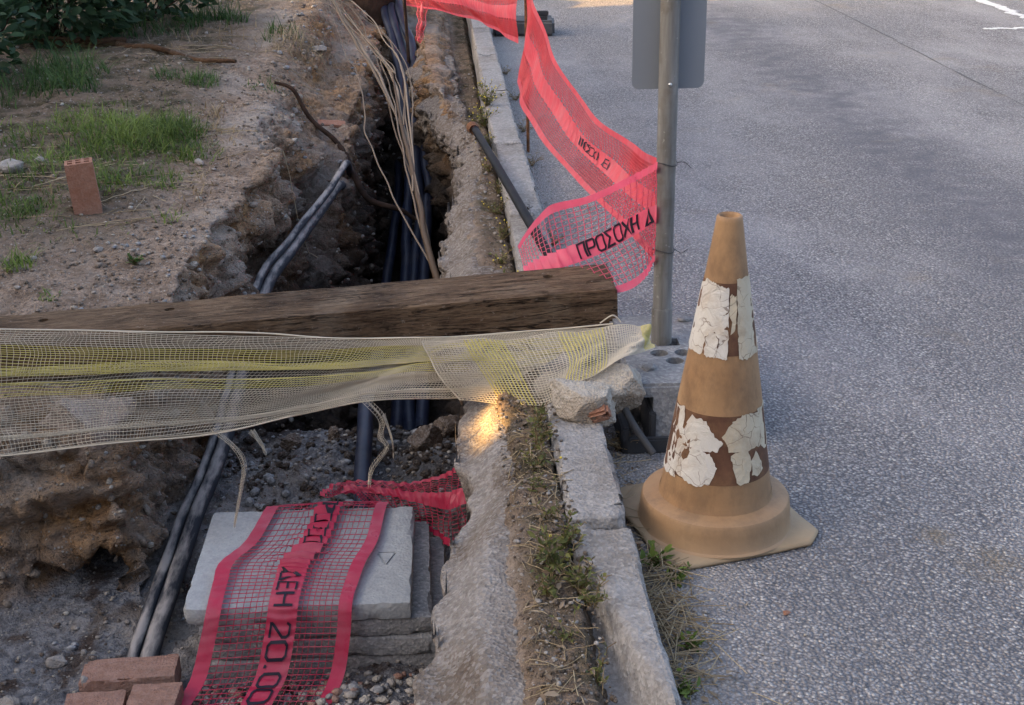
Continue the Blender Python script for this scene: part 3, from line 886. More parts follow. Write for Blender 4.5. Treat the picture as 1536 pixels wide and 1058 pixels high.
# ================================================================== THINGS
# ---------------------------------------------------------------- traffic cone
def cone():
    root = empty('traffic_cone', (.594, 2.6, 0), R(8))
    prof = [(.017, .700), (.020, .712), (.0225, .717), (.0265, .714), (.0275, .705), (.047, .575), (.0705, .432), (.0905, .302), (.1135, .150), (.1235, .086), (.130, .080)]
    def lathe(name, prof, mat, seg=64, parent=root, dent=0.0, sharp=0):
        V, F = [], []
        pr = []
        for a, b in zip(prof[:-1], prof[1:]):
            n = max(1, int(abs(a[1] - b[1]) / .02))
            for k in range(n): pr.append((a[0] + (b[0] - a[0]) * k / n, a[1] + (b[1] - a[1]) * k / n))
        pr.append(prof[-1])
        for r_, z in pr:
            for k in range(seg):
                a = 2 * math.pi * k / seg
                d = 1 + dent * float(vnoise(np.array([math.cos(a) * 2 + 4, math.sin(a) * 2, z * 9]), 3))
                V.append((r_ * d * math.cos(a), r_ * d * math.sin(a), z))
        for i in range(len(pr) - 1):
            for k in range(seg):
                j = (k + 1) % seg
                F.append((i * seg + k, i * seg + j, (i + 1) * seg + j, (i + 1) * seg + k)[::-1])
        me = bpy.data.meshes.new(name); me.from_pydata(V, [], F); me.update()
        return link(name, me, mat, parent, True, sharp)
    lathe('cone_body', prof, MT['cone'], dent=.012)
    lathe('inner_wall', [(.0175, .701), (.030, .60), (.04, .5)], MT['conebrown'])
    lathe('base_collar', [(.1225, .098), (.1255, .086), (.140, .084), (.154, .081), (.160, .078), (.1635, .072), (.166, .054), (.168, .024), (.171, .018), (.178, .0145)], MT['cone'], dent=.008, sharp=32)
    # foot plate: a bent square with cropped corners
    bm = bmesh.new()
    out = []
    for cx, cy in ((1, 1), (-1, 1), (-1, -1), (1, -1)):
        a = math.atan2(cy, cx)
        for da in (-.13, -.05, .05, .13):
            out.append((.268 * math.cos(a + da), .268 * math.sin(a + da)))
    seg = []
    for i in range(len(out)):
        p, q = np.array(out[i]), np.array(out[(i + 1) % len(out)])
        n = max(1, int(np.linalg.norm(p - q) / .03))
        for k in range(n): seg.append(p + (q - p) * k / n)
    seg = np.array(seg) * .885
    rings = []
    for sc, zt in ((.55, .016), (.8, .015), (.97, .013), (1.0, .008), (1.0, .0025)):
        rings.append([bm.verts.new((*(p * sc), zt + (.011 * max(0, float(vnoise(np.array([p[0] * 7, p[1] * 7, 2.]), 9))) * sc ** 3))) for p in seg])
    for a, b in zip(rings[:-1], rings[1:]):
        for i in range(len(seg)):
            j = (i + 1) % len(seg)
            bm.faces.new((a[i], b[i], b[j], a[j]))
    bm.faces.new(rings[-1][::-1])
    fp = link('foot_plate', bm_mesh('foot_plate', bm), MT['coneplate'], root)
    fp.rotation_euler = (0, 0, R(7)); fp.location = (.002, .02, 0)
    def rad(z): return np.interp(z, [.086, .15, .302, .432, .575, .705], [.1235, .1135, .0905, .0705, .047, .0275])
    for z0, z1 in ((.432, .583), (.152, .303)):
        lathe('glue_band', [(rad(z0) + .0006, z0), (rad((z0 + z1) / 2) + .0008, (z0 + z1) / 2), (rad(z1) + .0006, z1)], MT['conebrown'], dent=.012)
    # peeling flakes: outlines in (s, t): s = -1..1 across the face seen from the pavement, t = 0..1 up the band
    face = math.atan2(-2.6, -.594) - R(8)
    U = [([(-1.02, .02), (-.62, .0), (-.60, .28), (-.86, .42), (-1.05, .5)], 0), ([(-1.04, .52), (-.84, .45), (-.66, .62), (-.62, .98), (-.80, 1.02), (-1.02, .9)], 0),
         ([(-.83, .42), (-.56, .28), (-.30, .34), (-.28, .62), (-.44, .97), (-.60, .96), (-.66, .6)], 0), ([(-.25, .60), (-.42, .96), (.12, .92), (.14, .64), (-.05, .56)], 0),
         ([(-.54, .24), (-.52, .0), (-.22, -.02), (-.16, .22), (-.30, .31)], 0), ([(-.12, .2), (-.18, -.02), (.14, -.02), (.15, .34), (.0, .36)], 0), ([(-.28, .34), (-.10, .24), (.0, .40), (.14, .40), (.14, .60), (-.06, .54), (-.24, .58)], 0),
         ([(.19, .56), (.2, .82), (.42, .80), (.42, .56), (.36, .36), (.24, .34), (.27, .5)], 1), ([(.50, .0), (.50, 1.0), (.99, 1.02), (1.04, .6), (1.02, .0), (.7, -.02)], 1)]
    D = [([(-1.04, .0), (-.80, .02), (-.74, .5), (-.80, .98), (-1.04, .9)], 0), ([(-.72, .52), (-.70, .74), (-.60, .93), (-.30, .9), (-.12, .74), (.08, .64), (-.02, .52), (-.34, .5)], 0),
         ([(-.80, .46), (-.78, .08), (-.40, -.02), (-.14, .02), (-.03, .26), (-.16, .42), (-.45, .48)], 0), ([(.12, .72), (.34, .92), (.60, 1.0), (.86, .96), (.86, .52), (.54, .50), (.26, .52), (.22, .62)], 1),
         ([(.30, .42), (.36, .18), (.42, .02), (.60, .03), (.66, .26), (.62, .46), (.44, .46)], 1), ([(.70, .3), (.70, .12), (.78, .06), (.88, .14), (.84, .3), (.78, .42)], 1), ([(.90, .5), (.9, .98), (1.05, 1.0), (1.06, .5), (.98, .4)], 1)]
    back = [([(-.9, .02), (-.2, .0), (-.1, .5), (-.5, .95), (-.95, .9)], 0), ([(0, .1), (.7, .0), (.9, .6), (.4, 1.0), (.05, .8)], 1)]
    rr = random.Random(5)
    for (z0, z1), polys, dirn in (((.432, .583), U, face), ((.152, .303), D, face), ((.432, .583), back, face + math.pi), ((.152, .303), back, face + math.pi)):
        for pl, mk in polys:
            pl = [np.array(p) for p in pl]
            c = sum(pl) / len(pl)
            pl = [c + (p - c) * 1.10 for p in pl]
            bd = []
            for i in range(len(pl)):
                p, q = pl[i], pl[(i + 1) % len(pl)]
                n = max(2, int(np.linalg.norm(p - q) / .045))
                for k in range(n):
                    w = p + (q - p) * k / n
                    bd.append(w + np.array([rr.gauss(0, .012), rr.gauss(0, .012)]))
            nb = len(bd)
            mn, mx = np.min(bd, 0), np.max(bd, 0)
            inner = []
            for a in np.arange(mn[0] + .04, mx[0], .075):
                for b in np.arange(mn[1] + .04, mx[1], .075):
                    q = np.array([a + rr.uniform(-.02, .02), b + rr.uniform(-.02, .02)])
                    ins = False
                    for i in range(nb):
                        x1, y1 = bd[i]; x2, y2 = bd[(i + 1) % nb]
                        if (y1 > q[1]) != (y2 > q[1]) and q[0] < (x2 - x1) * (q[1] - y1) / (y2 - y1) + x1: ins = not ins
                    if ins and min(np.linalg.norm(q - w) for w in bd) > .03: inner.append(q)
            allp = [Vector(p) for p in bd + inner]
            r_ = delaunay_2d_cdt(allp, [], [list(range(nb))], 1, 1e-6)
            vv, ff = r_[0], r_[2]
            V = []
            for p in vv:
                s_, t_ = p.x, p.y
                th = dirn + math.asin(max(-1, min(1, s_ * .985))) + (0 if abs(s_) <= 1.015 else (s_ - math.copysign(1.015, s_)) * 2.5)
                z = z0 + (z1 - z0) * t_
                de = min(np.linalg.norm(np.array(p) - w) for w in bd)
                curl = (.0050 if abs(s_) < .85 else .0022) * math.exp(-de / .05) * max(0, .35 + 1.1 * float(vnoise(np.array([s_ * 5, t_ * 5, 3.0]), 8)))
                wr = .0034 * float(fbm(np.array([s_ * 6 + 3, t_ * 6, 1.0]), 3, 4, billow=True))
                rd = rad(z) + .0014 + curl * .22 + wr * .14
                V.append((rd * math.cos(th), rd * math.sin(th), z))
            me = bpy.data.meshes.new('reflective_flake'); me.from_pydata(V, [], [list(f) for f in ff]); me.update()
            o = link('reflective_flake', me, MT['flakecream' if mk else 'flake'], root)
    tag(root, 'faded orange rubber traffic cone with two peeling white bands', 'traffic cone')
cone()

# ---------------------------------------------------------------- sign post, its foot, black ballast foot
def sign():
    root = empty('sign_post', (.584, 3.29, .165))
    bm = bmesh.new(); cyl_bm(bm, (0, 0, .95), .0245, .0245, 1.9, 32); link('pole', bm_mesh('pole', bm), MT['galv'], root, True, 40)
    bm = bmesh.new(); cyl_bm(bm, (0, 0, .05), .0275, .0275, .1, 32); link('pole_sleeve', bm_mesh('pole_sleeve', bm), MT['galv'], root, True, 40)
    bm = bmesh.new()
    w, h, rc = .182, .60, .018
    pts = []
    for cx, cy, a0 in ((w / 2 - rc, h - rc, 0), (-w / 2 + rc, h - rc, 90), (-w / 2 + rc, rc, 180), (w / 2 - rc, rc, 270)):
        for k in range(7):
            a = R(a0 + k * 15); pts.append((cx + rc * math.cos(a), cy + rc * math.sin(a)))
    f = bm.faces.new([bm.verts.new((x, 0, z)) for x, z in pts])
    r = bmesh.ops.extrude_face_region(bm, geom=[f]); bmesh.ops.translate(bm, vec=(0, .003, 0), verts=[v for v in r['geom'] if isinstance(v, bmesh.types.BMVert)])
    bmesh.ops.recalc_face_normals(bm, faces=bm.faces)
    pl = link('sign_plate', bm_mesh('sign_plate', bm), MT['signback'], root, False); pl.location = (.004, .029, .672)
    f_ = bmesh.new(); ff = f_.faces.new([f_.verts.new((x * .99, .0036, z * .99 + .003)) for x, z in pts]); ff.normal_flip()
    link('sign_face', bm_mesh('sign_face', f_), MT['signface'], pl, False)
    for z in (.692, 1.2):
        bm = bmesh.new(); cyl_bm(bm, (0, -.0255, z), .0055, .0045, .006, 12, Matrix.Rotation(R(90), 4, 'X')); link('bolt', bm_mesh('bolt', bm), MT['bolt'], root)
    root.rotation_euler = (0, R(-.35), 0)
    tag(root, 'galvanised pole carrying a narrow grey sign seen from behind', 'sign post')
sign()

def foot_block():
    root = empty('concrete_base', (.62, 3.25, 0), R(-1))
    bm = bmesh.new(); box_bm(bm, (0, 0, .085), (.31, .50, .165), 0, .008, 2)
    for v in bm.verts:                                   # sides lean outwards to the bottom
        k = 1 + .06 * (1 - v.co.z / .17)
        v.co.x *= k; v.co.y *= k
    o = link('block', bm_mesh('block', bm), MT['base'], root, False)
    cut = []
    def rect(c, s):
        b = bmesh.new(); box_bm(b, c, s); cut.append(link('cutter', bm_mesh('cutter', b), None, root, False))
    def circ(c, r_, d):
        b = bmesh.new(); cyl_bm(b, c, r_, r_, d); cut.append(link('cutter', bm_mesh('cutter', b), None, root, False))
    rect((-.022, .033, .12), (.062, .052, .2))
    rect((-.145, -.005, .12), (.062, .075, .2))
    circ((-.054, -.044, .12), .0235, .2); circ((.010, -.044, .12), .0235, .2); circ((-.021, -.098, .12), .0235, .2)
    circ((-.036, .04, .12), .0262, .03)
    # hand hold through the front left corner
    b = bmesh.new(); box_bm(b, (-.135, -.20, .06), (.075, .19, .15)); cut.append(link('cutter', bm_mesh('cutter', b), None, root, False))
    boolean(o, cut)
    # black frame under the block
    bm = bmesh.new()
    for c, s in (((-.17, -.16, .035), (.02, .27, .07)), ((-.03, -.285, .02), (.30, .02, .04)), ((-.10, -.16, .05), (.016, .23, .10))):
        box_bm(bm, c, s, 0, .004)
    link('frame', bm_mesh('frame', bm), MT['rubber'], root, False)
    tag(root, 'grey concrete sign base with round and square sockets beside the kerb', 'sign base')
    for nm, loc, sz_, sd_ in (('stone_chip', (.675, 3.44, .172), (.042, .03, .016), 3), ('stone_chip', (.52, 3.105, .172), (.042, .05, .018), 4)):
        o = link(nm, rock_mesh(nm, sz_, sd_, 3), MT['base']); o.location = loc
        tag(o, 'thin grey chip behind the pole on the socketed base' if sd_ == 3 else 'broken grey chip on the front edge of the socketed base', 'stone')
foot_block()
tag(tube_obj('iron_rod', [(.425, 3.03, .15), (.46, 2.965, .085), (.508, 2.915, .02)], .0095, MT['rubber'], None, 10, 12), 'short dark iron rod leaning between kerb and sign foot', 'rod')

# ---------------------------------------------------------------- timber beam
def beam():
    o = rough_box('timber_beam', (2.62, .195, .125), .0105, .0030, 7, MT['beam'], None, .0045, 5, .020)
    cut = []
    o.location = (-.815, 3.54, .070)
    o.rotation_euler = (R(3), R(-3.0), R(1.4))
    bpy.context.view_layer.update()
    for x in (1.13, .06, -.29):
        b = bmesh.new(); cyl_bm(b, (0, 0, 0), .0135, .0125, .12, 14)
        c = link('cutter', bm_mesh('cutter', b), None, o, False); c.location = (x, .035, .14); c.scale = (1.1, .9, 1); cut.append(c)
    bpy.context.view_layer.update()
    boolean(o, cut)
    tag(o, 'long weathered brown timber beam laid across the trench onto the kerb', 'timber')
    return o
beam()
tag(tube_obj('wood_offcut', [(.365, 3.395, .165), (.43, 3.385, .178)], .011, MT['bark'], None, 6, 6), 'small dark wood offcut tucked against the beam end', 'wood')
tag(tube_obj('plastic_tie', [(.43, 3.38, .19), (.46, 3.375, .213), (.475, 3.372, .208), (.485, 3.37, .196)], .0022, MT['netcream'], None, 6, 20), 'thin pale plastic tie arching over the wood offcut', 'cable tie')

# ---------------------------------------------------------------- rocks pinning the netting
def pin_rocks():
    o = link('limestone_rock', rock_mesh('limestone_rock', (.215, .175, .13), 27, 5, 14, .10, .05), MT['lime'])
    o.location = (.418, 3.01, .160); o.rotation_euler = (.1, -.1, .5)
    tag(o, 'pale limestone rock on the kerb under the end of the netting', 'rock')
    r = empty('mortar_lump', (.345, 2.945, .158), 0)
    m = link('mortar', rock_mesh('mortar', (.22, .15, .12), 38, 5, 13, .09, .05), MT['lime'], r); m.rotation_euler = (.1, .12, -.35)
    b = bmesh.new(); box_bm(b, (0, 0, 0), (.052, .03, .036), 0, .006)
    k = link('brick_fragment', bm_mesh('brick_fragment', b), MT['brick'], r, False)
    k.location = (.025, -.052, -.014); k.rotation_euler = (.5, -.35, -.25)
    cut = []
    for x in (-.012, .016):
        c = bmesh.new(); cyl_bm(c, (x, -.02, .004), .008, .008, .04, 16, Matrix.Rotation(R(90), 4, 'X')); cut.append(link('cutter', bm_mesh('cutter', c), None, k, False))
    bpy.context.view_layer.update(); boolean(k, cut)
    tag(r, 'lump of mortar with a red hollow brick fragment on the kerb', 'rubble')
    o = link('limestone_rock', rock_mesh('limestone_rock', (.12, .10, .07), 44, 4, 8, .08, .03), MT['lime'])
    o.location = (.27, 3.12, .12); o.rotation_euler = (0, 0, .4)
    tag(o, 'flat limestone rock half hidden beneath the yellow netting', 'rock')
pin_rocks()

# ---------------------------------------------------------------- cloth-like surfaces from rails
class Surf:
    def __init__(s, rails, ripple=None):
        n = 120
        s.r = np.array([catmull(r, n) for r in rails]); s.n = n; s.ripple = ripple
    def base(s, u, v):
        u = np.clip(u, 0, 1) * (s.n - 1); i = np.minimum(np.floor(u).astype(int), s.n - 2); f = (u - i)[..., None]
        A = s.r[:, i] * (1 - f) + s.r[:, i + 1] * f          # (R,...,3)
        Rn = len(s.r)
        t = np.clip(v, 0, 1) * (Rn - 1); k = np.minimum(np.floor(t).astype(int), Rn - 2); g = (t - k)[..., None]
        def pick(j):
            j = np.clip(j, 0, Rn - 1)
            return np.take_along_axis(A, j[None, ..., None].repeat(3, -1), 0)[0]
        b, c = pick(k), pick(k + 1)
        a = np.where((k == 0)[..., None], 2 * b - c, pick(k - 1)); d = np.where((k == Rn - 2)[..., None], 2 * c - b, pick(k + 2))
        return .5 * (2 * b + (c - a) * g + (2 * a - 5 * b + 4 * c - d) * g ** 2 + (3 * b - a - 3 * c + d) * g ** 3)
    def normal(s, u, v):
        e = .004
        N = np.cross(s.base(np.clip(u + e, 0, 1), v) - s.base(np.clip(u - e, 0, 1), v), s.base(u, np.clip(v + e, 0, 1)) - s.base(u, np.clip(v - e, 0, 1)))
        return N / (np.linalg.norm(N, axis=-1, keepdims=True) + 1e-12)
    def __call__(s, u, v, off=0.0):
        u = np.asarray(u, float); v = np.asarray(v, float); u, v = np.broadcast_arrays(u, v)
        P = s.base(u, v)
        N = s.normal(u, v)
        h = s.ripple(u, v) if s.ripple else 0 * u
        return P + N * (h + off)[..., None]

def sheet_obj(name, S, u0, u1, v0, v1, nu, nv, mat, parent, off=0.0):
    gu, gv = np.meshgrid(np.linspace(u0, u1, nu), np.linspace(v0, v1, nv), indexing='ij')
    V = S(gu, gv, off).reshape(-1, 3)
    idx = np.arange(nu * nv).reshape(nu, nv)
    F = np.stack([idx[:-1, :-1], idx[1:, :-1], idx[1:, 1:], idx[:-1, 1:]], -1).reshape(-1, 4)
    return link(name, mesh_np(name, V, F), mat, parent)

GLY = {
    'P': (.62, [[(0, 0), (0, 1), (.62, 1), (.62, 0)]]),                                   # capital pi
    'R': (.58, [[(0, 0), (0, 1), (.48, 1), (.58, .88), (.58, .58), (.48, .46), (0, .46)]]),
    'O': (.58, [[(.12, 0), (0, .14), (0, .86), (.12, 1), (.46, 1), (.58, .86), (.58, .14), (.46, 0), (.12, 0)]]),
    'S': (.58, [[(.58, 1), (0, 1), (.36, .5), (0, 0), (.58, 0)]]),
    'X': (.6, [[(0, 0), (.6, 1)], [(0, 1), (.6, 0)]]),
    'H': (.58, [[(0, 0), (0, 1)], [(.58, 0), (.58, 1)], [(0, .5), (.58, .5)]]),
    'D': (.66, [[(0, 0), (.33, 1), (.66, 0), (0, 0)]]),
    'E': (.54, [[(.54, 1), (0, 1), (0, 0), (.54, 0)], [(0, .5), (.44, .5)]]),
    '2': (.56, [[(0, .82), (.1, 1), (.46, 1), (.56, .86), (.56, .64), (0, .06), (0, 0), (.56, 0)]]),
    '0': (.56, [[(.12, 0), (0, .14), (0, .86), (.12, 1), (.44, 1), (.56, .86), (.56, .14), (.44, 0), (.12, 0)]]),
    '.': (.16, [[(.04, .0), (.04, .12)]]), ' ': (.4, []),
}
def lettering(S, text, u0, du, v0, dv, parent, weight, off, gap=.22):
    """each letter one mesh on the tape; u0 = start, du = u per letter height, v0 = foot of the letters, dv = v per letter height"""
    x = 0.0
    for ch in text:
        w, strokes = GLY[ch]
        bands_, V, F = [], [], []
        for si, pl in enumerate(strokes):
            pl = [np.array(p, float) for p in pl]
            closed = np.allclose(pl[0], pl[-1])
            fine = []
            for a, b in zip(pl[:-1], pl[1:]):
                n = max(1, int(np.linalg.norm(b - a) / .09))
                fine += [a + (b - a) * k / n for k in range(n)]
            if not closed: fine.append(pl[-1])
            fine = np.array(fine); n = len(fine)
            nx_ = np.roll(fine, -1, 0); pv = np.roll(fine, 1, 0)
            if not closed: nx_[-1] = fine[-1]; pv[0] = fine[0]
            t1 = fine - pv; t2 = nx_ - fine
            t1 /= np.linalg.norm(t1, axis=1, keepdims=True) + 1e-9; t2 /= np.linalg.norm(t2, axis=1, keepdims=True) + 1e-9
            t = t1 + t2; t /= np.linalg.norm(t, axis=1, keepdims=True) + 1e-9
            ref = np.where((np.linalg.norm(t1, axis=1) > .5)[:, None], t1, t2)
            m_ = 1 / np.clip(np.abs((t * ref).sum(1)), .45, 1)
            side = np.stack([-t[:, 1], t[:, 0]], -1) * (weight / 2 * m_)[:, None]
            k0 = len(V)
            for c, q in zip(fine, side): V += [c + q + [x, 0], c - q + [x, 0]]
            for k in range(n if closed else n - 1):
                j = (k + 1) % n
                F.append((k0 + 2 * k, k0 + 2 * k + 1, k0 + 2 * j + 1, k0 + 2 * j))
        x += w + gap
        if not V: continue
        V = np.array(V)
        P = S(u0 + V[:, 0] * du, v0 + V[:, 1] * dv, off)
        link('letter', mesh_np('letter', P, np.array(F)), MT['ink'], parent)

def tape(name, S, Lm, W, mat, parent, bands, cell, seed, thick=.00115):
    """solid bands along the length, net strands between them. bands: list of (v0, v1)"""
    nu = max(60, int(Lm / .006))
    for k, (a, b) in enumerate(bands):
        sheet_obj('centre_band' if b - a > .12 else 'edge_band', S, 0, 1, a, b, nu, 10 if b - a > .12 else 4, mat, parent)
    items = []
    r = thick
    nc = int(Lm / (cell * 1.25))
    us = np.linspace(.002, .998, nc)
    for a, b in zip([x[1] for x in bands[:-1]], [x[0] for x in bands[1:]]):
        n = max(2, int(round((b - a) * W / cell)))
        vsn = np.linspace(a, b, n + 2)[1:-1]
        gu = np.linspace(0, 1, nu)
        P = S(gu[None, :] + 0 * vsn[:, None], vsn[:, None] + 0 * gu[None, :])
        items.append(tubes(P, r, 3))
        gv = np.linspace(a, b, 9)
        P = S(us[:, None] + 0 * gv[None], gv[None] + 0 * us[:, None] + 0, .0004)
        items.append(tubes(P, r * 1.25, 3))
    V, F = join_vf(items)
    o = link('net_strands', mesh_np('net_strands', V, F), mat, parent)
    o['kind'] = 'stuff'
    return o
BANDS = [(0, .085), (.385, .625), (.915, 1)]

# tape lying over the slabs
def low_tape():
    root = empty('warning_tape', (0, 0, 0))
    zt = -.290
    left = [(-.500, 3.305, -.30), (-.503, 3.27, zt), (-.535, 3.10, zt), (-.583, 2.98, zt + .01), (-.588, 2.90, zt + .003), (-.588, 2.795, zt - .002), (-.605, 2.755, -.36), (-.63, 2.70, -.44), (-.66, 2.60, -.455), (-.69, 2.46, -.46), (-.70, 2.3, -.46)]
    right = [(-.150, 3.305, -.30), (-.168, 3.27, zt), (-.185, 3.08, zt + .004), (-.212, 2.96, zt + .008), (-.228, 2.87, zt + .003), (-.238, 2.79, zt - .002), (-.245, 2.755, -.36), (-.262, 2.70, -.44), (-.29, 2.60, -.455), (-.31, 2.46, -.46), (-.33, 2.3, -.46)]
    mid = [tuple((np.array(a) + np.array(b)) / 2 + np.array([0.01, 0, .006])) for a, b in zip(left, right)]
    q1 = [tuple((np.array(a) * .72 + np.array(b) * .28) + np.array([.005, 0, .003])) for a, b in zip(left, right)]
    q3 = [tuple((np.array(a) * .28 + np.array(b) * .72) + np.array([.005, 0, .003])) for a, b in zip(left, right)]
    def rip(u, v):
        c = np.exp(-((v - .5) / .16) ** 2)
        return .0012 * np.sin(u * 190 + 3 * np.sin(v * 9)) * (.4 + c) + .013 * c * np.sin(u * 230 + np.sin(u * 37) * 2.5 + v * 5) * ss(.42, .30, u) * ss(.04, .12, u) + .006 * ss(.6, .8, u) * (fbm(np.stack([u * 20, v * 5, 0 * u], -1), 3, 3)) + .004
    S = Surf([left, q1, mid, q3, right], rip)
    tape('t', S, 1.25, .33, MT['pinkdeep'], root, BANDS, .0165, 1)
    lettering(S, 'DEH 20.00', .352, .074, .425, .15, root, .115, .0026, .16)
    lettering(S, 'PROSO', .06, .045, .43, .14, root, .12, .0024, .2)
    # crumpled tail pulled behind the slabs up to the ledge
    a = [(-.36, 3.36, -.30), (-.33, 3.42, -.30), (-.22, 3.40, -.275), (-.10, 3.37, -.27), (.0, 3.32, -.22), (.06, 3.27, -.16)]
    b = [(-.20, 3.31, -.31), (-.19, 3.33, -.33), (-.12, 3.32, -.36), (-.05, 3.27, -.37), (.0, 3.20, -.38), (.05, 3.13, -.33)]
    mid2 = [tuple((np.array(p) + np.array(q)) / 2 + np.array([0, -.01, .035])) for p, q in zip(a, b)]
    def rip2(u, v): return .012 * fbm(np.stack([u * 14, v * 5, 0 * u], -1), 3, 5) + .004 * np.sin(u * 120 + v * 8)
    S2 = Surf([a, mid2, b], rip2)
    tape('t', S2, .45, .33, MT['pinkdeep'], root, BANDS, .0165, 2)
    tag(root, 'crimson net warning tape lettered in black over the concrete slabs', 'warning tape')
low_tape()

# tape from the far stake to the pole and back
def high_tape():
    root = empty('warning_tape', (0, 0, 0))
    up = [(.420, 6.16, .79), (.452, 5.9, .70), (.481, 5.4, .586), (.526, 4.6, .533), (.567, 3.9, .575), (.560, 3.30, .665)]
    lo = [(.385, 6.12, .34), (.378, 5.9, .295), (.399, 5.4, .285), (.452, 4.6, .315), (.495, 3.9, .375), (.560, 3.29, .40)]
    mids = [tuple((np.array(a) + np.array(b)) / 2 + np.array([.018, 0, -.01])) for a, b in zip(up, lo)]
    def rip(u, v):
        c = np.exp(-((v - .5) / .13) ** 2)
        return .0045 * c * np.sin(u * 330 + 2 * np.sin(u * 40)) + .006 * np.sin(u * 25 + v * 5)
    S = Surf([up, mids, lo], rip)
    tape('t', S, 2.95, .33, MT['pinkred'], root, BANDS, .0145, 3, .0013)
    lettering(S, 'PROSOXH DEH', .60, .0165, .56, -.12, root, .14, -.0022, .25)
    # loose end: from the pole back down over the kerb
    cu = [(.556, 3.262, .665), (.504, 3.42, .585), (.42, 3.62, .482), (.330, 3.82, .400), (.283, 3.95, .300), (.246, 4.02, .215)]
    cq = [(.556, 3.262, .60), (.506, 3.40, .525), (.432, 3.60, .420), (.348, 3.78, .330), (.290, 3.92, .245), (.255, 3.98, .185)]
    cm = [(.556, 3.262, .535), (.503, 3.40, .457), (.437, 3.57, .355), (.360, 3.73, .268), (.300, 3.84, .212), (.262, 3.92, .165)]
    cr = [(.556, 3.262, .47), (.530, 3.37, .39), (.470, 3.52, .300), (.390, 3.69, .215), (.315, 3.80, .165), (.27, 3.88, .140)]
    cl = [(.552, 3.262, .405), (.546, 3.37, .316), (.505, 3.48, .243), (.424, 3.67, .170), (.335, 3.79, .135), (.28, 3.86, .13)]
    def rip2(u, v):
        c = np.exp(-((v - .5) / .14) ** 2)
        return c * .011 * np.sin(u * 85) * ss(.42, .60, u) + .003 * np.sin(u * 140 + 3 * v) * ss(.35, .1, u) + .004 * fbm(np.stack([u * 9, v * 4, 0 * u], -1), 3, 15)
    S2 = Surf([cu, cq, cm, cr, cl], rip2)
    tape('t', S2, .62, .30, MT['pink'], root, [(0, .075), (.42, .60), (.93, 1)], .0175, 4)
    # the lettering reads from the loose end towards the pole
    Sr = Surf([[*reversed(cu)], [*reversed(cq)], [*reversed(cm)], [*reversed(cr)], [*reversed(cl)]], lambda u, v: -rip2(1 - u, v))
    lettering(Sr, 'PROSOXH D', .50, .072, .580, -.145, root, .14, -.0024, .17)
    # far run behind the stake
    au = [(.420, 6.17, .80), (.33, 7.0, .66), (.205, 8.0, .56), (-.02, 9.1, .46), (-.24, 10.0, .40)]
    al = [(.385, 6.20, .50), (.33, 7.0, .44), (.255, 8.0, .355), (.03, 9.1, .27), (-.235, 10.0, .20)]
    am = [tuple((np.array(p) + np.array(q)) / 2 + np.array([-.02, -.02, 0])) for p, q in zip(au, al)]
    S3 = Surf([au, am, al], rip)
    tape('t', S3, 3.9, .30, MT['pinkred'], root, BANDS, .0155, 5, .0014)
    bu = [(-.13, 9.35, .50), (-.11, 9.25, .32), (-.10, 9.2, .20), (-.12, 9.15, .09)]
    bl = [(-.02, 9.3, .48), (-.03, 9.2, .30), (-.05, 9.15, .16), (-.08, 9.12, .05)]
    S4 = Surf([bu, [tuple((np.array(p) + np.array(q)) / 2 + np.array([0, -.05, 0])) for p, q in zip(bu, bl)], bl], rip)
    tape('t', S4, .5, .2, MT['pinkred'], root, BANDS, .02, 6)
    tag(root, 'pink net warning tape sagging from the rusty stake to the sign pole', 'warning tape')
    tag(tube_obj('steel_stake', [(.432, 6.17, -.05), (.428, 6.17, .4), (.42, 6.165, .95)], .0075, MT['rust'], None, 8, 12), 'thin rusty steel stake holding up the warning tape by the kerb', 'stake')
    tag(tube_obj('steel_stake', [(-.165, 9.0, -.35), (-.168, 9.0, .03), (-.187, 9.0, .5)], .011, MT['bark'], None, 8, 12), 'dark thin stake standing in the trench end near the ducts', 'stake')
    for z, s_ in ((.655, 1), (.425, -1)):
        a = np.linspace(0, 2 * math.pi, 20)
        P = np.stack([.582 + .0275 * np.cos(a), 3.29 + .0275 * np.sin(a), z + .004 * np.sin(a * 2)], -1).tolist() + [(.625, 3.27, z + .005 * s_), (.64, 3.262, z - .008 * s_)]
        tag(tube_obj('tie_wire', P, .0011, MT['rubber'], None, 5, 60), 'thin dark wire tying the %s edge of the warning tape to the pole' % ('top' if s_ > 0 else 'bottom'), 'wire')
high_tape()

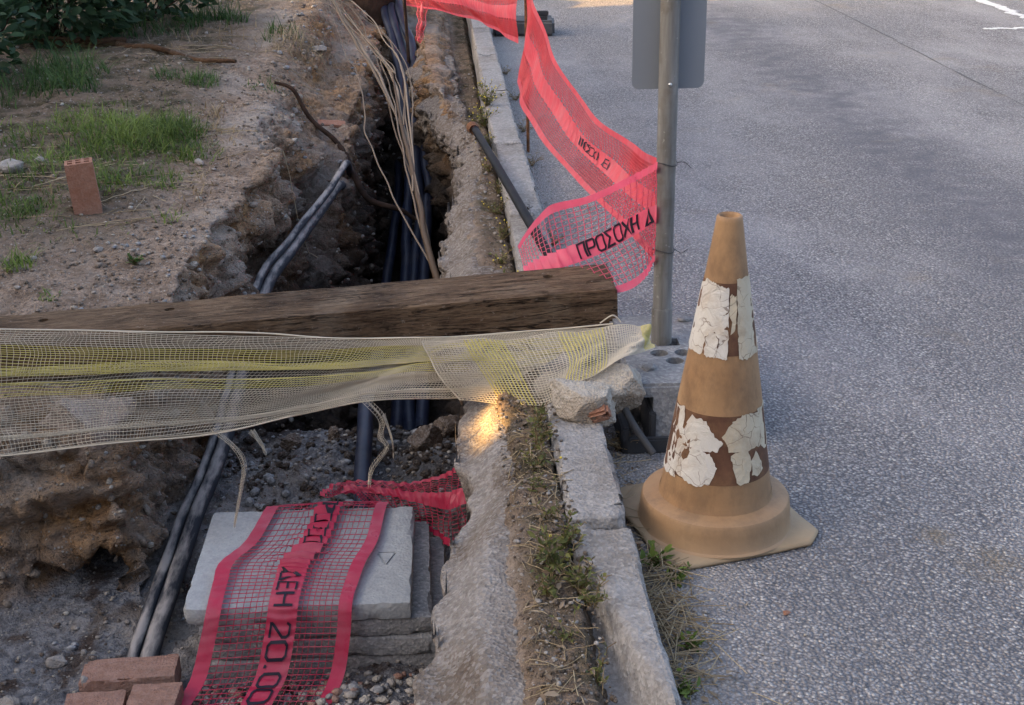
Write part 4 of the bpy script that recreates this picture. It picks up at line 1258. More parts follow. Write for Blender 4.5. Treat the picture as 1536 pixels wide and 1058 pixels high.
# ---------------------------------------------------------------- yellow debris netting
def netting():
    root = empty('debris_netting', (0, 0, 0))
    top = [(-2.1, 3.12, .37), (-1.55, 3.16, .325), (-1.109, 3.20, .29), (-.708, 3.25, .252), (-.287, 3.30, .204), (-.042, 3.30, .196), (.064, 3.30, .196), (.295, 3.28, .212), (.45, 3.27, .225)]
    bot = [(-2.1, 3.04, -.02), (-1.55, 3.07, -.02), (-1.126, 3.10, -.014), (-.824, 3.12, .006), (-.58, 3.15, .007), (-.378, 3.20, .029), (-.185, 3.20, .064), (.041, 3.20, .062), (.16, 3.19, .09)]
    S = Surf([top, bot])
    VK = [0, .16, .27, .37, .45, .53, .70, .80, .87, .93, 1.0]
    WK = [0, .20, .36, .31, .46, .42, .74, .90, .83, .985, 1.0]
    def fold(u, v):
        nz = fbm(np.stack([u * 6, v * 2.5, 0 * u], -1), 3, 61)
        vv = np.clip(v + .025 * nz, 0, 1)
        w = np.interp(vv, VK, WK) + .045 * np.sin(v * math.pi) * fbm(np.stack([u * 4 + v * 2, v * 9 + u * 3, 0 * u], -1), 3, 69) + .03 * fbm(np.stack([u * 9 + 5, v * 6, 0 * u], -1), 3, 62) * np.sin(v * math.pi)
        d = .016 * np.sin(vv * 19 + nz) * np.sin(v * math.pi) + .012 * fbm(np.stack([u * 7, v * 3 + 8, 0 * u], -1), 3, 63)
        uu = u + .012 * fbm(np.stack([u * 5, v * 4 + 3, 0 * u], -1), 3, 64) + .006 * fbm(np.stack([u * 24, v * 9 + 3, 0 * u], -1), 2, 68) + .02 * np.sin(v * 7) * .5
        P = S(np.clip(uu, 0, 1), np.clip(w, 0, 1))
        P = P + np.stack([0 * d, d, .0 * d], -1)
        # slack of the cloth: a little sag between the supports
        return P
    def net(F, Lm, Wm, cu, cv, ystripe_u, ystripe_v, nm, rad=.00085):
        nu, nv = int(Lm / cu), int(Wm / cv)
        us = np.linspace(0, 1, nu); vs_ = np.linspace(0, 1, nv)
        gu = np.linspace(0, 1, int(nu * 1.0)); gv = np.linspace(0, 1, int(nv * 1.3))
        C, Yl = [], []
        A = F(us[:, None] + 0 * gv[None], gv[None] + 0 * us[:, None])
        B = F(gu[None] + 0 * vs_[:, None], vs_[:, None] + 0 * gu[None])
        yu = np.array([any(a <= t <= b for a, b in ystripe_u) for t in us]); yv = np.array([any(a <= t <= b for a, b in ystripe_v) for t in vs_])
        for m_, mat, n_ in ((False, 'netcream', 'cream_threads'), (True, 'netyellow', 'yellow_threads')):
            it = []
            if (yu == m_).any(): it.append(tubes(A[yu == m_], rad * (1.7 if m_ else 1), 3))
            if (yv == m_).any(): it.append(tubes(B[yv == m_], rad * 1.15, 3))
            if it:
                V, Q = join_vf(it)
                o = link(n_, mesh_np(n_, V, Q), MT[mat], root); o['kind'] = 'stuff'
    net(fold, 2.6, .55, .0100, .0074, [], [(.10, .40), (.47, .60)], 'a')
    # selvedge cords top and bottom
    for P, r_ in ((top, .0022), (bot, .0022)):
        tube_obj('selvedge', P, r_, MT['netcream'], root, 6, 120, .004)
    # end of the net folded over and draped on the rocks
    t2 = [(-.055, 3.26, .20), (.06, 3.25, .202), (.18, 3.23, .212), (.31, 3.20, .235), (.42, 3.17, .258), (.495, 3.17, .262), (.532, 3.18, .250)]
    m2 = [(-.02, 3.225, .135), (.10, 3.185, .147), (.215, 3.11, .175), (.325, 3.06, .215), (.415, 3.05, .248), (.49, 3.08, .252), (.528, 3.12, .240)]
    b2 = [(.040, 3.18, .064), (.150, 3.09, .090), (.240, 3.01, .125), (.310, 2.985, .178), (.405, 2.985, .226), (.485, 3.04, .236), (.525, 3.09, .226)]
    S2 = Surf([t2, m2, b2], lambda u, v: .012 * fbm(np.stack([u * 6, v * 3, 0 * u], -1), 3, 66) + .005 * np.sin(u * 24 + v * 6))
    def flap(u, v): return S2(u, v)
    net(flap, .62, .27, .0082, .0086, [(.15, .30), (.48, .66), (.88, 1.0)], [], 'b', .00105)
    tube_obj('selvedge', [tuple(p) for p in S2(np.linspace(0, 0, 12), np.linspace(0, 1, 12))], .002, MT['netcream'], root, 6, 40)
    # ragged tails hanging into the trench
    for pts, w0, w1, seed in (([(-.60, 3.15, .02), (-.545, 3.14, -.03), (-.525, 3.14, -.08), (-.535, 3.13, -.14), (-.55, 3.12, -.20), (-.56, 3.11, -.245)], .014, .006, 1), ([(-.21, 3.19, .075), (-.165, 3.18, .02), (-.17, 3.17, -.03), (-.155, 3.165, -.06), (-.195, 3.15, -.11), (-.205, 3.14, -.155)], .024, .007, 2),
                               ([(-.50, 3.15, .01), (-.475, 3.145, -.03), (-.465, 3.14, -.055)], .012, .003, 3), ([(-.16, 3.18, .03), (-.14, 3.17, -.04), (-.138, 3.165, -.085)], .008, .002, 4)):
        P = catmull(pts, 40)
        k = np.linspace(0, 1, 40)
        w = w0 + (w1 - w0) * k ** .5
        it = []
        for j in np.linspace(-.5, .5, 5):
            Q = P.copy(); Q[:, 0] += j * w; Q[:, 1] += .012 * np.sin(j * 9 + k * 5 + seed); it.append(tubes(Q, .0007, 3))
        ks = np.arange(1, 39, 1)
        jj = np.linspace(-.5, .5, 7)
        Q = P[ks][:, None] + np.stack([jj[None] * w[ks][:, None], .012 * np.sin(jj[None] * 9 + k[ks][:, None] * 5 + seed), .004 * np.abs(jj)[None] * np.ones((len(ks), 1))], -1)
        it.append(tubes(Q, .0006, 3))
        V, F = join_vf(it)
        link('torn_tail', mesh_np('torn_tail', V, F), MT['netcream'], root)['kind'] = 'stuff'
    tag(root, 'slack cream and yellow debris netting stretched in front of the beam', 'netting')
netting()

# ---------------------------------------------------------------- slabs
def slabs():
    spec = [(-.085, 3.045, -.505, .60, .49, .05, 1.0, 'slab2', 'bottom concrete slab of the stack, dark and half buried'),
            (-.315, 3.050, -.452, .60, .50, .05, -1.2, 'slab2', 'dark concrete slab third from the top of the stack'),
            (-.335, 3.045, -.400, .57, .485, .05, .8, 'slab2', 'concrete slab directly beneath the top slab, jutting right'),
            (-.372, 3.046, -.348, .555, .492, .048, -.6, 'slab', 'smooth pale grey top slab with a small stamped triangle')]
    for k, (x, y, z, sx, sy, sz_, a, m, lab) in enumerate(spec):
        if k == 0: x = -.30
        o = rough_box('concrete_slab', (sx, sy, sz_), .0125, .0016, 9, MT[m], None, .006, 90 + k, .012)
        o.location = (x, y, z); o.rotation_euler = (0, 0, R(a))
        if k == 3:
            # stamped triangle outline
            tri = [(.185, -.005), (.235, -.005), (.21, -.07)]
            cut = []
            for p, q in zip(tri, tri[1:] + tri[:1]):
                p, q = np.array(p), np.array(q); d = q - p; L = np.linalg.norm(d)
                b = bmesh.new(); box_bm(b, (0, 0, 0), (L * .86, .005, .006), math.atan2(d[1], d[0]))
                c = link('cutter', bm_mesh('cutter', b), None, o, False); c.location = (*((p + q) / 2), sz_); cut.append(c)
            bpy.context.view_layer.update()
            boolean(o, cut)
        tag(o, lab, 'slab', 'stacked concrete slabs')
slabs()

# ---------------------------------------------------------------- bricks
def hollow_brick(name, s, nx, ny, mat, loc, rot, label, wall=.012):
    o = rough_box(name, s, .02, .0012, 12, mat, None, .003, 7, .006)
    o.location = loc; o.rotation_euler = rot
    cut = []
    cw, ch = (s[0] - wall * (nx + 1)) / nx, (s[1] - wall * (ny + 1)) / ny
    for i in range(nx):
        for j in range(ny):
            b = bmesh.new(); box_bm(b, (-s[0] / 2 + wall + cw / 2 + i * (cw + wall), -s[1] / 2 + wall + ch / 2 + j * (ch + wall), s[2] / 2 + .03), (cw, ch, s[2]))
            cut.append(link('cutter', bm_mesh('cutter', b), None, o, False))
    bpy.context.view_layer.update()
    boolean(o, cut)
    tag(o, label, 'brick')
    return o
hollow_brick('hollow_brick', (.10, .072, .20), 3, 2, MT['brick'], (-1.285, 4.83, gz_(-1.285, 4.83) - .008), (R(2), R(-4), R(14)), 'hollow orange brick standing on end in the dirt bank', .011)
def flat_brick(loc, s, rz, label, seed, tilt=(0, 0)):
    o = rough_box('broken_brick', s, .0065, .0015, 14, MT['brickdusty'], None, .002, seed, .012)
    o.location = loc; o.rotation_euler = (tilt[0], tilt[1], rz)
    V = np.empty(len(o.data.vertices) * 3, np.float32); o.data.vertices.foreach_get('co', V); V = V.reshape(-1, 3)
    V[:, 1] += 0; m = V[:, 2] > s[2] * .9
    V[m, 2] += .0016 * np.sin(V[m, 1] * 330 + np.sin(V[m, 0] * 25)) + .004 * (np.abs(V[m, 1]) > s[1] * .36) * 0 - .002 * (vnoise(np.c_[V[m, 0] * 30, V[m, 1] * 90, V[m, 1] * 0], seed) > .2)          # combed face
    o.data.vertices.foreach_set('co', V.ravel()); o.data.update()
    tag(o, label, 'brick')
flat_brick((-.775, 2.735, -.475), (.225, .098, .062), R(3), 'long combed brick lying flat at the foot of the earth bank', 1, (R(-3), R(-1)))
flat_brick((-.835, 2.615, -.485), (.135, .10, .062), R(6), 'dusty half brick with a pale pebble on its corner', 2, (R(2), R(2)))
flat_brick((-.695, 2.613, -.475), (.115, .115, .064), R(-2), 'cracked grooved half brick next to the crimson tape', 3, (R(-2), R(-2)))
b_ = rough_box('broken_brick', (.145, .07, .05), .02, .002, 12, MT['brick'], None, .004, 9, .01)
b_.location = (-.55, 6.98, gz_(-.55, 6.98) - .012); b_.rotation_euler = (R(10), R(6), R(8)); tag(b_, 'small red brick piece on the earth slope above the ducts', 'brick')

# ---------------------------------------------------------------- ducts, pipes, cables
def pipes():
    def run(name, pts, r, m, label, cat='pipe', wob=.006, n=90, group=None, seed=0, lift=True):
        P = [list(p) for p in pts]
        tag(tube_obj(name, P, r, MT[m], None, 14, n, wob, seed), label, cat, group)
    run('dusty_duct', [(-.77, 2.72, -.50), (-.752, 2.93, -.45), (-.735, 3.45, -.425), (-.715, 4.04, -.39), (-.675, 4.83, -.21), (-.60, 5.32, -.17), (-.515, 5.80, -.14), (-.475, 6.08, -.13), (-.46, 6.3, -.18), (-.46, 6.6, -.3)], .023, 'ductdusty', 'thick duct caked in pale dust emerging from the bank')
    run('dusty_duct', [(-.81, 2.75, -.50), (-.795, 2.95, -.455), (-.777, 3.45, -.43), (-.757, 4.04, -.40), (-.70, 4.83, -.175), (-.61, 5.32, -.13), (-.495, 5.85, -.09), (-.455, 6.12, -.07), (-.435, 6.35, -.08), (-.44, 6.6, -.2)], .016, 'ductdusty', 'thinner grey duct running alongside the thick dust caked one')
    run('blue_duct', [(-.252, 3.45, -.52), (-.256, 3.68, -.43), (-.270, 4.25, -.42), (-.28, 5.0, -.62), (-.285, 6.0, -.74), (-.283, 6.7, -.78), (-.25, 8.0, -.72), (-.25, 8.6, -.6)], .027, 'ductblue', 'dark blue duct lying along the middle of the trench')
    base = [(-.30, 10.2, .25), (-.270, 9.6, .16), (-.205, 9.2, -.0), (-.150, 8.6, -.21), (-.115, 7.8, -.45), (-.112, 7.2, -.60), (-.134, 6.6, -.73), (-.15, 5.9, -.80), (-.15, 5.0, -.9)]
    labs = ['dark blue duct in the bundle, outermost beside the concrete ledge', 'dark blue duct in the middle of the bundle by the pole', 'dark blue duct in the bundle half behind the dry stalks', 'lowest dark blue duct of the bundle dropping into the trench']
    for k, (dx, dz) in enumerate(((.055, .02), (.0, .0), (-.055, .0), (.02, -.06))):
        run('blue_duct', [(x + dx, y + .02 * k, z + dz) for x, y, z in base], .029, 'ductblue', labs[k], 'pipe', .014, 90, 'ducts bundled at the trench end', k * 7)
    # black pipe with a rusty end leaning on the kerb
    r = empty('water_pipe', (.181, 6.10, .13))
    p0 = np.array([.181, 6.10, .13]); 
    tube_obj('tube', [(0, 0, 0), (.07, -.95, .035), (.160, -2.0, .045), (.175, -2.12, .04)], .017, MT['blackpipe'], r, 14, 40)
    tube_obj('rusty_union', [(-.012, .11, -.01), (-.006, .06, -.003), (-.001, .0, 0)], [.021, .029, .027, .023], MT['rust'], r, 10, 14, .004)
    tag(r, 'black pipe with rusty union lying over the kerb weeds', 'pipe')
    tag(tube_obj('tree_root', [(x, y, gz_(x, y) + .012) for x, y in ((-.82, 6.75), (-.72, 6.72), (-.62, 6.75), (-.52, 6.72), (-.44, 6.62))] + [(-.39, 6.5, -.20), (-.33, 6.42, -.29), (-.18, 6.4, -.33), (-.1, 6.4, -.37)], [.008, .011, .013, .017, .015, .008], MT['bark'], None, 10, 60, .04, 3), 'dark brown root curling down into the trench', 'root')
pipes()

def stalks():
    root = empty('dry_stalks', (-.02, 5.3, -.5))
    o = np.array([-.02, 5.3, -.5])
    main = np.array([(-.01, 5.25, -.52), (-.016, 5.4, -.36), (-.101, 6.2, -.194), (-.169, 6.9, -.024), (-.227, 7.5, .146), (-.37, 8.0, .275), (-.607, 8.5, .47), (-.75, 8.8, .6)])
    rs = np.random.default_rng(4)
    tube_obj('stalk', main[:5] - o, [.017, .016, .015, .013, .009, .004], MT['dry'], root, 8, 60, .01, 1)
    for k in range(12):
        j = rs.integers(1, 5)
        sx = [-.12, -.05, -.02, .0, .03, .05, -.18, .07][k % 8] + rs.normal(0, .02)
        spread = np.array([sx, rs.normal(0, .12), rs.normal(0, .06)])
        pts = [main[j] + rs.normal(0, .006, 3)]
        for i in range(j + 1, 8):
            f = (i - j) / (7 - j)
            hump = math.sin(math.pi * min(1, f * 1.15))
            pts.append(main[i] + spread * np.array([hump, f, f]) + rs.normal(0, .022, 3) * f)
        n = rs.integers(4, len(pts) + 1) if len(pts) > 4 else len(pts)
        P = catmull(np.array(pts[:n]) - o, 70)
        wv = np.stack([vnoise(np.c_[P[:, 1] * 6, np.full(70, k * 3.3), P[:, 2]], 5), 0 * P[:, 0], vnoise(np.c_[P[:, 1] * 6, np.full(70, k * 5.1), P[:, 2] + 9], 6)], -1)
        P = P + .026 * wv * np.linspace(0, 1, 70)[:, None]
        wd = rs.uniform(.35, .9) if k % 4 else 1.4
        rad = np.interp(np.linspace(0, 1, 70), [0, .35, .7, 1], [.005, .0075 * wd, .005 * wd, .001])
        V, F = tubes(P, rad[None], 6)
        C = np.repeat(P, 6, 0); D = V - C
        V = C + D * np.array([1, 1, .45])                      # strap-like leaf
        me = mesh_np('dry_leaf', V, F)
        at = me.attributes.new('tint', 'FLOAT', 'POINT'); at.data.foreach_set('value', np.full(len(V), rs.uniform(0, 1), np.float32))
        link('dry_leaf', me, MT['dry'], root)
    tag(root, 'bundle of dry pale stalks leaning down into the dark trench', 'dead plant')
stalks()

def pole():
    r = empty('utility_pole', (-.44, 9.95, 0))
    tube_obj('shaft', [(0, 0, -.3), (.0, 0, .4), (.02, 0, 2.0), (.03, 0, 6)], [.19, .175, .165, .15], MT['bark'], r, 28, 60, .01, 3)
    tag(r, 'thick dark brown wooden pole rising behind the duct bundle', 'pole')
    o = empty('barrier_foot', (.66, 9.82, 0), R(-4))
    b = bmesh.new(); box_bm(b, (0, 0, .055), (.44, .30, .11), 0, .02, 3)
    k = link('rubber_block', bm_mesh('rubber_block', b), MT['rubber'], o, False)
    cut = []
    for x in (-.13, .12):
        c = bmesh.new(); box_bm(c, (x, -.02, .10), (.10, .17, .07)); cut.append(link('cutter', bm_mesh('cutter', c), None, o, False))
    bpy.context.view_layer.update(); boolean(k, cut)
    b = bmesh.new(); box_bm(b, (.10, .10, .13), (.16, .035, .035), 0, .006); link('handle', bm_mesh('handle', b), MT['rubber'], o, False)
    tag(o, 'black rubber barrier foot on the road behind the pink tape', 'barrier foot')
    p = rough_box('rotten_plank', (.56, .05, .07), .015, .006, 9, MT['plank'], None, .008, 4, .02)
    p.location = (-2.02, 7.86, gz_(-2.0, 7.86) - .005); p.rotation_euler = (R(10), R(1), R(-3)); tag(p, 'rotten brown plank half buried in front of the dark shrub', 'plank')
    pts = [(-1.78, 7.82), (-1.5, 7.6), (-1.25, 7.38), (-1.05, 7.25)]
    tag(tube_obj('tree_root', [(x, y, gz_(x, y) + .012) for x, y in pts], [.022, .016, .014, .01], MT['plank'], None, 8, 40, .02, 5), 'long dark root lying on the soil beyond the plank', 'root')
pole()

# ================================================================== STONES AND GRAVEL
def stones():
    named = [(-.68, 8.1, .11, .07, 'pale flat stone on the clay slope left of the trench', 'stone'), (-1.70, 5.33, .15, .07, 'large pale flat stone on the bank left of the upright brick', 'stone'), (-1.62, 5.45, .05, .03, 'small white stone behind the large flat stone on the bank', 'stone'),
             (-1.17, 4.45, .04, .025, 'small pale stone below the upright brick on bare dirt', 'stone'), (-.97, 5.42, .055, .03, 'whitish stone on the bank between grass and trench', 'stone'),
             (-.99, 2.87, .055, .04, 'rounded buff stone on the pit floor left of the bricks', 'stone'), (-.873, 2.70, .032, .026, 'tiny pale pebble sitting on the corner of a half brick', 'stone'), (-1.06, 2.70, .06, .045, 'grey brown stone at the foot of the pit bank', 'stone'),
             (-.07, 3.95, .15, .11, 'dark wet earth clod heaped against the concrete ledge', 'clod'), (-.155, 3.62, .07, .06, 'round dark clod beside the blue duct', 'clod'), (.0, 4.15, .14, .1, 'large blackish clod under the beam near the ledge', 'clod'),
             (-.36, 3.98, .07, .055, 'brown clod on the gravel between the two ducts', 'clod'), (-.50, 4.0, .09, .07, 'dark brown clod next to the dust caked duct', 'clod'), (-.14, 2.58, .06, .045, 'angular grey stone in the gravel right of the tape', 'stone'), (-.055, 2.60, .055, .045, 'buff stone in the gravel against the concrete ledge', 'stone')]
    for k, (x, y, s_, h, lab, kind) in enumerate(named):
        o = link('earth_clod' if kind == 'clod' else 'stone', rock_mesh('stone', (s_, s_ * .75, h), 200 + k, 4, 12, .16, .22 if kind == 'clod' else .05), MT['clod' if kind == 'clod' else 'stone'])
        z = gz_(x, y)
        if 'corner of a half brick' in lab: z = -.425
        o.location = (x, y, z + h * .28); o.rotation_euler = (0, 0, k * 1.3); tag(o, lab, kind)
    o = link('earth_lump', rock_mesh('earth_lump', (.30, .24, .24), 77, 5, 9, .14, .06), MT['plaster']); o.location = (-.97, 3.36, -.05); o.rotation_euler = (.3, .2, .5)
    tag(o, 'large pale pinkish lump of earth behind the sagging netting', 'clod')
    r_ = random.Random(11)
    protos = [rock_mesh('pebble', (1, .8, .62), 300 + k, 1, 9, .30, .25) for k in range(5)]
    PV = []
    for me in protos:
        V = np.empty(len(me.vertices) * 3, np.float32); me.vertices.foreach_get('co', V)
        PV.append((V.reshape(-1, 3).astype(float), np.array([list(p.vertices) for p in me.polygons])))
    def scatter(name, n, reg, smin, smax, mats, bias=3.0, zf=None, mask=None):
        its = {m: [] for m in mats}
        k = 0; tries = 0
        while k < n and tries < n * 6:
            tries += 1
            x = r_.uniform(reg[0], reg[1]); y = r_.uniform(reg[2], reg[3])
            if mask is not None and r_.random() > mask(x, y): continue
            if zf is None:
                p, nn = ghit(x, y)
                if p is None or nn.z < .45: continue
                z = p.z
            else: z = zf(x, y)
            s_ = smin + (smax - smin) * r_.random() ** bias
            V, F = PV[r_.randrange(5)]
            a = r_.uniform(0, 6.28); ca, sa = math.cos(a), math.sin(a)
            W = V * s_ * np.array([r_.uniform(.8, 1.2), r_.uniform(.8, 1.2), r_.uniform(.7, 1.3)])
            W = np.c_[W[:, 0] * ca - W[:, 1] * sa, W[:, 0] * sa + W[:, 1] * ca, W[:, 2]] + [x, y, z + s_ * .16]
            its[r_.choice(mats)].append((W, F)); k += 1
        for m in mats:
            if its[m]:
                V, F = join_vf(its[m])
                tag(link(name, mesh_np(name, V, F), MT[m], None, False), 'loose %s scattered on the %s' % (name.replace('_', ' '), 'ground'), name.split('_')[-1], None, 'stuff')
    # stones and clods bedded in the cut faces
    its = {'stone': [], 'dirt': [], 'dirtpale': [], 'lime': []}
    sel = rng.choice(len(WALLV), 2600, replace=False)
    for i in sel:
        s_ = .006 + .044 * r_.random() ** 4
        V, F = PV[r_.randrange(5)]
        q = Vector((r_.gauss(0, 1), r_.gauss(0, 1), r_.gauss(0, 1))).normalized()
        M_ = np.array(Matrix.Rotation(r_.uniform(0, 6.28), 3, q))
        its[r_.choice(['stone', 'dirt', 'dirt', 'dirtpale', 'lime'])].append(((V * s_) @ M_.T + WALLV[i] + WALLN[i] * s_ * .12, F))
    for m in its:
        V, F = join_vf(its[m])
        tag(link('bank_stones', mesh_np('bank_stones', V, F), MT[m], None, False), 'small stones bedded in the cut earth faces', 'stones', None, 'stuff')
    scatter('pit_gravel', 3200, (-1.15, .02, 2.35, 4.6), .003, .026, ['stone', 'slab2', 'clod', 'lime'], 3.2)
    scatter('coarse_gravel', 900, (-.62, .0, 2.35, 2.76), .008, .04, ['stone', 'slab2', 'lime', 'brickdusty'], 2.2)
    scatter('trench_clods', 500, (-.75, .05, 3.35, 4.4), .012, .055, ['clod', 'clod', 'clod', 'slab2'], 2.4, None, lambda x, y: float(np.clip(vnoise(np.array([x * 4, y * 4, 1.]), 5) * 2 + .3, 0, 1)))
    scatter('bank_pebbles', 2200, (-2.6, -.7, 3.4, 9.5), .003, .034, ['stone', 'dirtpale', 'lime'], 5.0)
    scatter('slope_pebbles', 700, (-.9, -.1, 5.8, 10), .006, .05, ['stone', 'clod', 'slab2'], 3.0)
    scatter('verge_pebbles', 450, (.12, .25, 1.7, 8.5), .004, .026, ['stone', 'clod', 'slab2'], 3.0, sz)
    scatter('verge_crumbs', 1200, (.13, .27, 1.7, 3.1), .003, .018, ['stone', 'clod', 'dirt', 'dirt'], 2.4, sz)
    scatter('bank_crumbs', 4500, (-1.9, -.72, 3.45, 7.5), .003, .026, ['dirt', 'dirtpale', 'dirtpale'], 3.5)
    scatter('road_grit', 3200, (.385, .75, 1.6, 8), .002, .012, ['stone', 'slab2', 'lime'], 2.5, lambda x, y: 0.0, lambda x, y: max(0, 1 - (x - .38) / .33) ** 1.5)
stones()
tag(link('red_pebble', rock_mesh('red_pebble', (.018, .014, .010), 501, 3), MT['brick']), 'tiny brick red pebble lying on the asphalt', 'stone').location = (.665, 2.225, .004)

# ================================================================== PLANTS
def blades(P, H, W, az, bend, lean=.15, nseg=4, rs=rng):
    """grass blades as tapered strips; returns V, F(tris), tint per vertex"""
    n = len(P)
    t = np.linspace(0, 1, nseg + 1)
    d = np.stack([np.cos(az), np.sin(az), 0 * az], -1)
    s_ = np.stack([-np.sin(az), np.cos(az), 0 * az], -1)
    up = t[None] * H[:, None] * (1 - .45 * bend[:, None] * t[None])
    outw = (lean * t[None] + bend[:, None] * t[None] ** 2) * H[:, None]
    C = P[:, None] + d[:, None] * outw[..., None] + np.array([0, 0, 1.]) * up[..., None]
    w = (W[:, None] * (1 - t[None] ** 1.6) + .0002)[..., None] * .5
    A = C + s_[:, None] * w; B = C - s_[:, None] * w
    V = np.stack([A, B], 2).reshape(-1, 3)
    i = np.arange(n)[:, None] * (2 * (nseg + 1)) + np.arange(nseg)[None] * 2
    F = np.stack([i, i + 1, i + 3, i + 2], -1).reshape(-1, 4)
    return V, F
def tinted(name, V, F, tint, mat, parent=None):
    me = mesh_np(name, V, F)
    a = me.attributes.new('tint', 'FLOAT', 'POINT'); a.data.foreach_set('value', np.asarray(tint, np.float32))
    return link(name, me, mat, parent)

def grass():
    def patch(name, spots, mat, label, hmul=1.0):
        P, H, W, B = [], [], [], []
        for (x, y, rx, ry, n, h) in spots:
            for _ in range(n):
                a = rng.uniform(0, 6.283); q = rng.uniform(0, 1) ** .6
                px, py = x + rx * q * math.cos(a), y + ry * q * math.sin(a)
                if vnoise(np.array([px * 9, py * 5, .5]), 71) < rng.uniform(-.75, .15): continue
                p, nn = ghit(px, py)
                if p is None: continue
                P.append((p.x, p.y, p.z - .004)); H.append(1.2 * h * rng.uniform(.35, 1.15) * hmul * (1.15 - .5 * q)); W.append(rng.uniform(.0025, .0068)); B.append(rng.uniform(.1, 1.3))
        P = np.array(P); n = len(P)
        V, F = blades(P, np.array(H), np.array(W), rng.uniform(0, 6.283, n), np.array(B), .25)
        tint = np.repeat(np.clip(rng.normal(.4, .28, n) + .5 * vnoise(P * np.array([6, 4, 0.]) + 2, 72), 0, 1), 10) * np.tile(np.repeat(np.linspace(.7, 1.2, 5), 2), n)
        o = tinted(name, V, F, np.clip(tint, 0, 1), MT[mat]); tag(o, label, 'grass', None, 'stuff')
    patch('grass', [(-1.16, 5.85, .14, .22, 420, .10), (-1.32, 5.75, .18, .30, 480, .13), (-1.48, 5.4, .22, .25, 300, .08), (-1.30, 5.15, .12, .2, 170, .08), (-1.05, 5.55, .10, .16, 170, .08), (-1.70, 5.0, .22, .3, 260, .07),
                    (-1.40, 4.33, .06, .09, 120, .07), (-1.05, 5.1, .05, .06, 40, .05), (-1.24, 4.05, .04, .05, 30, .03), (-1.95, 5.8, .2, .3, 260, .09), (-1.2, 6.35, .08, .1, 60, .05), (-1.55, 6.15, .2, .25, 200, .08), (-1.75, 5.45, .2, .15, 150, .06), (-1.5, 4.85, .12, .12, 120, .06),
                    (-1.28, 4.62, .2, .15, 60, .04), (-1.35, 5.55, .45, .55, 900, .07), (-1.85, 5.4, .35, .5, 700, .07), (-1.2, 5.85, .2, .3, 450, .10), (-1.55, 5.9, .3, .3, 450, .09), (-1.6, 4.75, .25, .25, 260, .06), (-1.15, 5.25, .12, .2, 120, .07), (-.98, 4.75, .06, .08, 50, .06)], 'grass', 'short green grass growing over the dirt bank')
    patch('dark_grass', [(-1.34, 8.5, .2, .25, 420, .17), (-1.18, 6.85, .1, .14, 150, .09), (-1.36, 6.95, .09, .12, 130, .08), (-1.8, 6.7, .16, .2, 240, .12), (-.90, 8.15, .12, .2, 150, .12), (-1.95, 7.0, .28, .35, 600, .20), (-2.2, 6.6, .25, .3, 360, .17), (-.86, 6.9, .1, .2, 80, .07), (-1.65, 8.25, .25, .25, 320, .15), (-1.9, 8.2, .3, .3, 500, .2), (-2.3, 5.9, .25, .4, 260, .11), (-1.6, 4.15, .08, .1, 120, .06)], 'grassdark', 'darker tufted grass at the back of the dirt bank')
    patch('dry_grass', [(-.80, 8.0, .15, .25, 180, .12), (-1.3, 5.6, .5, .6, 260, .05), (-.95, 5.9, .12, .2, 90, .05), (-1.0, 6.2, .1, .2, 70, .07), (-1.6, 5.2, .4, .4, 180, .05), (-1.3, 8.0, .5, .4, 120, .08), (-.93, 5.0, .06, .3, 60, .05)], 'straw', 'sparse dry grass stubble on the dirt bank')
    # straw lying about
    its = []; tints = []
    def straw(x, y, L, az, zf, r_=.0016, lift=.006):
        t = np.linspace(-.5, .5, 8)
        bx = rng.normal(0, .06)
        X = x + L * t * math.cos(az) - bx * L * (t ** 2) * math.sin(az); Y = y + L * t * math.sin(az) + bx * L * (t ** 2) * math.cos(az)
        Z = np.array([zf(a, b) for a, b in zip(X, Y)])
        Z = np.maximum(np.interp(t, [-.5, .5], [Z[0], Z[-1]]), Z * .7 + .3 * Z.max()) + lift
        V, F = tubes(np.stack([X, Y, Z], -1), r_, 4)
        its.append((V, F)); tints.append(np.full(len(V), rng.uniform(0, 1)))
    for (x, y, rx, ry, n, L) in ((-1.0, 5.92, .13, .10, 16, .16), (-1.45, 5.25, .35, .3, 26, .28), (-1.15, 4.75, .2, .2, 8, .2), (-1.25, 5.5, .4, .5, 26, .14), (-.85, 7.9, .2, .4, 24, .18), (-1.3, 7.7, .4, .3, 18, .2), (-.95, 5.2, .08, .3, 8, .12)):
        for _ in range(n): straw(x + rng.normal(0, rx * .5), y + rng.normal(0, ry * .5), L * rng.uniform(.4, 1.3), rng.normal(.2, .6), lambda a, b: gz_(a, b))
    for _ in range(300): straw(abs(rng.normal(0, .05)) + .395, rng.uniform(2.0, 2.42) if rng.random() < .8 else rng.uniform(1.8, 3.0), rng.uniform(.03, .11), rng.uniform(0, 3.14), lambda a, b: 0.0 if a > .385 else .0, .0011, rng.uniform(.002, .03))
    for _ in range(130): straw(rng.uniform(.14, .26), rng.uniform(1.8, 3.0), rng.uniform(.03, .09), rng.uniform(0, 3.14), sz, .0010, .004)
    V, F = join_vf(its)
    o = tinted('straw_litter', V, F, np.concatenate(tints), MT['straw']); tag(o, 'dry straw and stems littering the ground', 'straw', None, 'stuff')
grass()

